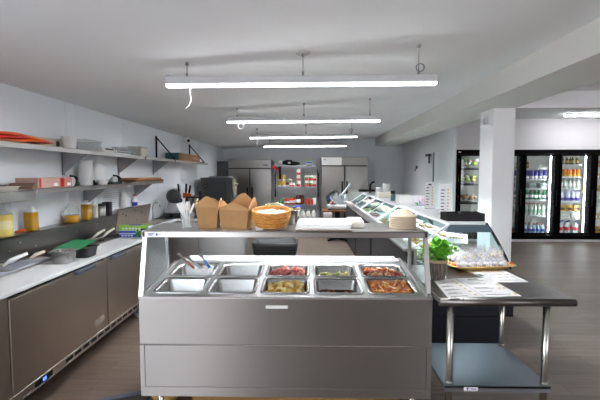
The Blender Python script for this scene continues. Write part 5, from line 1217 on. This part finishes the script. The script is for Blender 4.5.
# sink with black faucet at the back wall
t = thing('corner_sink', 'steel sink with black faucet beyond the far end of the deli cases', 'sink', (1.75, 10.1, 0))
m = MB(t); m.box(1.22, 2.2, 9.75, 10.4, .82, .9, .004); m.build('basin', STEEL, t)
m = MB(t); m.box(1.24, 2.18, 9.78, 10.38, .1, .819); m.build('cabinet', DGREY, t)
m = MB(t); m.tube([(1.56, 10.1, .9), (1.56, 10.1, 1.34), (1.585, 10.08, 1.40), (1.66, 10.05, 1.43)], [.028, .028, .026, .024], 10); m.tube([(1.27, 10.1, 1.205), (1.68, 10.1, 1.205)], .03, 10); m.build('faucet', BLACK, t)
for x in (1.3, 2.1): m = MB(t); m.box(x-.04, x+.04, 9.8, 10.35, 0, .1); m.build('foot', BLACK, t)

# ------------------------------------------------------------ glass door coolers
BX = [3.56, 4.30, 5.14, 5.98, 6.82, 7.70]
CF = mat('cooler_frame_black', (6, 6, 7), .7, spec=.08)
t = thing('drinks_cooler', 'long black framed walk-in cooler with glass doors along the far right wall', 'cooler', (5.63, 10.2, 0))
m = MB(t); m.box(3.565, 7.715, 9.72, 9.98, 2.10, 2.20); m.box(3.565, 7.715, 9.72, 9.98, .046, .15); m.build('header_and_sill', CF, t)
for k, b in enumerate(BX):
    x0, x1 = (b-.055, b+.055) if 0 < k < len(BX)-1 else ((b+.005, b+.06) if k == 0 else (b-.06, b+.012)); m = MB(t); m.box(x0, x1, 9.74, 9.92, .15, 2.10); m.build('mullion', CF, t)
LINER = mat('cooler_liner', (204, 206, 200), .5)
m = MB(t); m.box(3.565, 7.715, 10.62, 10.7, .046, 2.3); m.box(3.565, 7.715, 9.985, 10.62, 2.12, 2.3); m.box(3.565, 7.715, 9.985, 10.62, .046, .10); m.box(3.565, 3.6, 9.985, 10.62, .1, 2.12); m.box(7.68, 7.715, 9.985, 10.62, .1, 2.12); m.build('liner', LINER, t)
CLED = glow('cooler_led', (244, 248, 255), 11.)
for b in (BX[1], BX[3], BX[4], BX[5]):
    m = MB(t); m.box(b-.066, b-.050, 9.925, 9.95, .2, 2.08); m.build('light_strip', CLED, t)
for k in range(5):
    a, b = BX[k]+(.062 if k == 0 else .03), BX[k+1]-.03
    m = MB(t)
    m.box(a, a+.045, 9.695, 9.735, .16, 2.09, .003); m.box(b-.045, b, 9.695, 9.735, .16, 2.09, .003); m.box(a+.045, b-.045, 9.695, 9.735, .16, .21); m.box(a+.045, b-.045, 9.695, 9.735, 2.05, 2.09)
    d = m.build('door', CF, t)
    m = MB(t); m.box(a+.045, b-.045, 9.712, 9.72, .21, 2.05); m.build('pane', GLASS, d)
    m = MB(t); m.box(b-.034, b-.014, 9.655, 9.675, .85, 1.25); m.box(b-.03, b-.018, 9.675, 9.695, .87, .89); m.box(b-.03, b-.018, 9.675, 9.695, 1.21, 1.23); m.build('handle', BLACK, d)
m = MB(t); m.box(3.60, 3.66, 9.716, 9.72, 2.13, 2.16); m.build('maker_mark', LABELW, t)
LV = {0: [.46, .92, 1.385, 1.77], 1: [.13, .60, .985, 1.27, 1.545, 1.81], 2: [.13, .60, .985, 1.27, 1.50, 1.77], 3: [.16, .53, .70, .955, 1.27, 1.56, 1.86], 4: [.16, .50, .85, 1.19, 1.49, 1.79]}
CS = mat('cooler_shelf', (200, 204, 204), .5)
for k, zs in LV.items():
    for z in zs:
        m = MB(t); x0, x1 = BX[k]+.062, BX[k+1]-.085
        m.box(x0, x1, 10.03, 10.045, z-(.032 if k else .05), z, .002); m.box(x0, x1, 10.045, 10.6, z-.010, z-.001); m.build('wire_shelf', CS if k else BLACKM, t)
# uprights seen in the produce bay
for x in (3.95,): m = MB(t); m.box(x-.015, x+.015, 10.58, 10.61, .1, 2.1); m.build('shelf_upright', BLACKM, t)
PROTO = {}
def drink(kind, x, y, z, label, group, cat='bottle', nm='drink_bottle'):
    if kind not in PROTO:
        shape, h, r, body, lab, cap = KINDS[kind]
        m = MB()
        if shape == 'can':
            m.mi = 0; m.lathe([(r*.85, 0), (r, .01), (r, h-.01), (r*.85, h)], (0, 0, 0), 10)
            m.mi = 1; m.lathe([(r*1.01, h*.05), (r*1.01, h*.35)], (0, 0, 0), 10, cap0=False, cap1=False)
        elif shape == 'box':
            m.mi = 0; m.box(-r, r, -r, r, 0, h, .003); m.mi = 1; m.box(-r*.8, r*.8, -r-.001, -r, h*.2, h*.6)
        else:
            m.mi = 0; m.lathe([(r*.9, 0), (r, .01), (r, h*.62), (r*.8, h*.72), (r*.36, h*.82), (r*.33, h*.92)], (0, 0, 0), 10)
            m.mi = 1; m.lathe([(r*1.02, h*.2), (r*1.02, h*.5)], (0, 0, 0), 10, cap0=False, cap1=False)
            m.mi = 2; m.lathe([(r*.42, h*.92), (r*.42, h)], (0, 0, 0), 10)
        PROTO[kind] = single(nm, m, [body, lab, cap], label, cat, (x, y, z), None, group)
        return PROTO[kind]
    p = PROTO[kind]; o = p.copy(); COL.objects.link(o); o.location = (x, y, z); o['label'] = label; o['group'] = group; o['category'] = cat
    return o
c = lambda n, rgb, r=.3: mat('drink_'+n, rgb, r)
W_, WT = c('white', (238, 238, 236)), c('water', (186, 202, 216), .2)
KINDS = {
 'blue_can': ('can', .215, .042, c('blue', (52, 48, 150)), W_, W_), 'green': ('bottle', .235, .042, c('green', (30, 128, 72)), W_, c('greencap', (40, 150, 90))),
 'milky': ('bottle', .29, .045, c('milky', (214, 222, 208)), c('mint', (150, 190, 160)), REDP), 'water': ('bottle', .25, .042, WT, c('bluelabel', (70, 96, 170)), REDP),
 'crate': ('box', .13, .09, c('binclear', (150, 164, 160)), c('binlab', (110, 130, 130)), W_), 'brownbox': ('box', .11, .085, c('brownbox', (130, 86, 46)), c('brownlab', (100, 62, 34)), W_),
 'orange': ('can', .18, .045, c('orange', (226, 130, 36)), c('yellow', (230, 190, 60)), W_), 'clearb': ('bottle', .25, .04, c('clear', (206, 212, 206), .15), c('cl', (226, 226, 220)), GREY),
 'whiteblue': ('can', .23, .05, c('whiteblue', (214, 216, 236)), c('purpleprint', (84, 74, 170)), W_), 'yellowbox': ('box', .15, .07, c('yellowbox', (196, 156, 66)), c('dkbr', (86, 60, 40)), W_),
 'bin': ('box', .122, .1, c('whitebin', (222, 222, 216)), c('bingrey', (196, 196, 190)), W_), 'jug': ('bottle', .28, .062, c('jug', (220, 226, 232)), c('jugred', (214, 60, 70)), BLUE),  # the plain bin has a pale grey front panel
 'dark': ('bottle', .19, .035, c('dark', (60, 66, 50)), c('gold', (200, 170, 80)), c('gold2', (206, 178, 60))), 'redyellow': ('box', .16, .07, c('redbox', (176, 60, 44)), c('goldbox', (216, 170, 80)), W_), 'tanbox': ('box', .15, .07, c('tanbox', (196, 166, 110)), W_, W_)}
ordn = ['the lowest', 'the second', 'the third', 'the fourth', 'the fifth', 'the sixth', 'the seventh']
def row(door, si, kind, n, xa, xb, desc, cat='bottle', dn=None, y=10.12):
    z = LV[door][si]+.0005
    lab = '%s on %s shelf, %s' % (desc, ordn[si], dn)
    if KINDS[kind][0] != 'box' and door in (2, 3):
        for q in range(n): drink(kind, xa+.03+(xb-xa-.06)*q/max(1, n-1), y+.2+.012*((q*5) % 3), z, lab.replace(' on ', ' at back of '), lab.replace(' on ', ' at back of '), cat)
    for q in range(n): drink(kind, xa+(xb-xa)*q/max(1, n-1), y+.012*((q*7) % 3), z, lab, lab, cat, 'drink_can' if KINDS[kind][0] == 'can' else 'drink_bottle' if KINDS[kind][0] == 'bottle' else 'drink_carton')
D2 = 'first full cooler door past pillar'; x0, x1 = 5.26, 5.89
row(2, 5, 'dark', 4, x0+.02, x0+.2, 'gold labelled bottle', dn=D2); row(2, 4, 'blue_can', 7, x0, x1, 'blue and white can', 'can', D2); row(2, 3, 'crate', 3, x0+.02, x1-.04, 'grey-green carton', 'box', D2)
row(2, 2, 'green', 7, x0, x1, 'green bottle', dn=D2); row(2, 1, 'milky', 7, x0, x1, 'pale red-capped bottle', dn=D2); row(2, 0, 'water', 7, x0, x1, 'red-capped water bottle', dn=D2); row(2, 0, 'brownbox', 3, x0+.05, x0+.45, 'brown carton', 'box', D2, 10.35)
D3 = 'second full cooler door past pillar'; x0, x1 = 6.10, 6.73
row(3, 6, 'dark', 5, x0+.1, x1-.05, 'gold labelled bottle', dn=D3); row(3, 5, 'orange', 6, x0+.06, x1, 'orange and yellow can', 'can', D3); row(3, 4, 'clearb', 7, x0, x1, 'clear bottle', dn=D3); row(3, 3, 'whiteblue', 6, x0, x1, 'violet printed can', 'can', D3)
row(3, 2, 'yellowbox', 3, x0+.22, x1-.04, 'yellow carton', 'box', D3); row(3, 1, 'bin', 3, x0+.04, x1-.08, 'white plain carton', 'box', D3); row(3, 0, 'jug', 4, x0+.03, x1-.03, 'big blue-capped bottle', dn=D3)
D1 = 'cooler door partly hidden by the pillar'
for si, (kd, ds, ct) in enumerate((('jug', 'big blue-capped bottle', 'bottle'), ('milky', 'pale red-capped bottle', 'bottle'), ('green', 'green bottle', 'bottle'), ('whiteblue', 'violet printed can', 'can'), ('blue_can', 'blue and white can', 'can'), ('green', 'green bottle', 'bottle'))): row(1, si, kd, 3, 4.78, 4.98, ds, ct, D1)
D4 = 'cooler door cut by the right edge'
for si, (kd, ds, ct) in enumerate((('yellowbox', 'yellow carton', 'box'), ('tanbox', 'tan carton', 'box'), ('milky', 'pale red-capped bottle', 'bottle'), ('yellowbox', 'yellow carton', 'box'), ('tanbox', 'tan carton', 'box'), ('redyellow', 'red and gold carton', 'box'))): row(4, si, kd, 3, 6.95, 7.3, ds, ct, D4)
# produce bay left of the pillar
rnd = random.Random(44)
def heap(xa, xb, z, n, r, cols, label, nm, flat=.9):
    m = MB(); ms = [mat('produce_'+a, b, .5, var=.15, scale=30) for a, b in cols]
    for q in range(n): m.mi = q % len(ms); m.blob((rnd.uniform(xa, xb), 10.2+rnd.uniform(-.10, .12), z+r*1.5+rnd.uniform(0, r*1.5)), r*rnd.uniform(.7, 1.2), 1, .25, flat, rnd)
    single(nm, m, ms, label, 'produce', kind='stuff')
gr, lg, rd, yl, pk, wh = ('green', (104, 140, 66)), ('lime', (176, 200, 96)), ('red', (196, 50, 52)), ('yellow', (222, 206, 120)), ('pink', (214, 96, 130)), ('white', (232, 232, 226))
heap(3.70, 4.2, LV[0][3], 46, .066, [wh, gr, pk, lg, wh], 'bunches of pink and white flowers with greens, top shelf of the produce bay', 'flower_bunches')
heap(3.70, 4.0, LV[0][2], 36, .062, [gr, lg, gr, wh, rd], 'leafy greens and radishes on the third shelf of the produce bay', 'leafy_greens')
heap(4.09, 4.22, LV[0][2], 8, .055, [lg, yl], 'limes heaped at the right of the leafy greens', 'limes')
heap(3.70, 4.2, LV[0][1], 26, .05, [('brown', (150, 98, 60)), ('beige', (206, 190, 150)), rd], 'brown roots and red peppers on the second shelf of the produce bay', 'root_vegetables')
heap(3.70, 4.2, LV[0][0], 60, .062, [yl, lg, wh, yl], 'yellow and lime vegetables on the bottom shelf of the produce bay', 'yellow_vegetables')

# ------------------------------------------------------------ camera, world, colour
cam = bpy.data.cameras.new('camera'); co = bpy.data.objects.new('camera', cam); COL.objects.link(co)
co.location = (0, 0, 1.62); co.rotation_euler = (math.radians(90-3.7), 0, math.radians(1.14))
cam.sensor_width = 36; cam.lens = 401*36/600; cam.clip_start = .05; cam.clip_end = 60
S.camera = co
w = bpy.data.worlds.new('World'); S.world = w; w.use_nodes = True
w.node_tree.nodes['Background'].inputs[0].default_value = (.75, .82, 1, 1); w.node_tree.nodes['Background'].inputs[1].default_value = .3
S.view_settings.view_transform = 'Standard'; S.view_settings.look = 'None'; S.view_settings.gamma = 1; S.view_settings.use_curve_mapping = False
S.view_settings.exposure = 1.65
S.cycles.use_denoising = True
S.cycles.max_bounces = 10; S.cycles.diffuse_bounces = 5; S.cycles.glossy_bounces = 5; S.cycles.transparent_max_bounces = 24
S.cycles.sample_clamp_indirect = 6
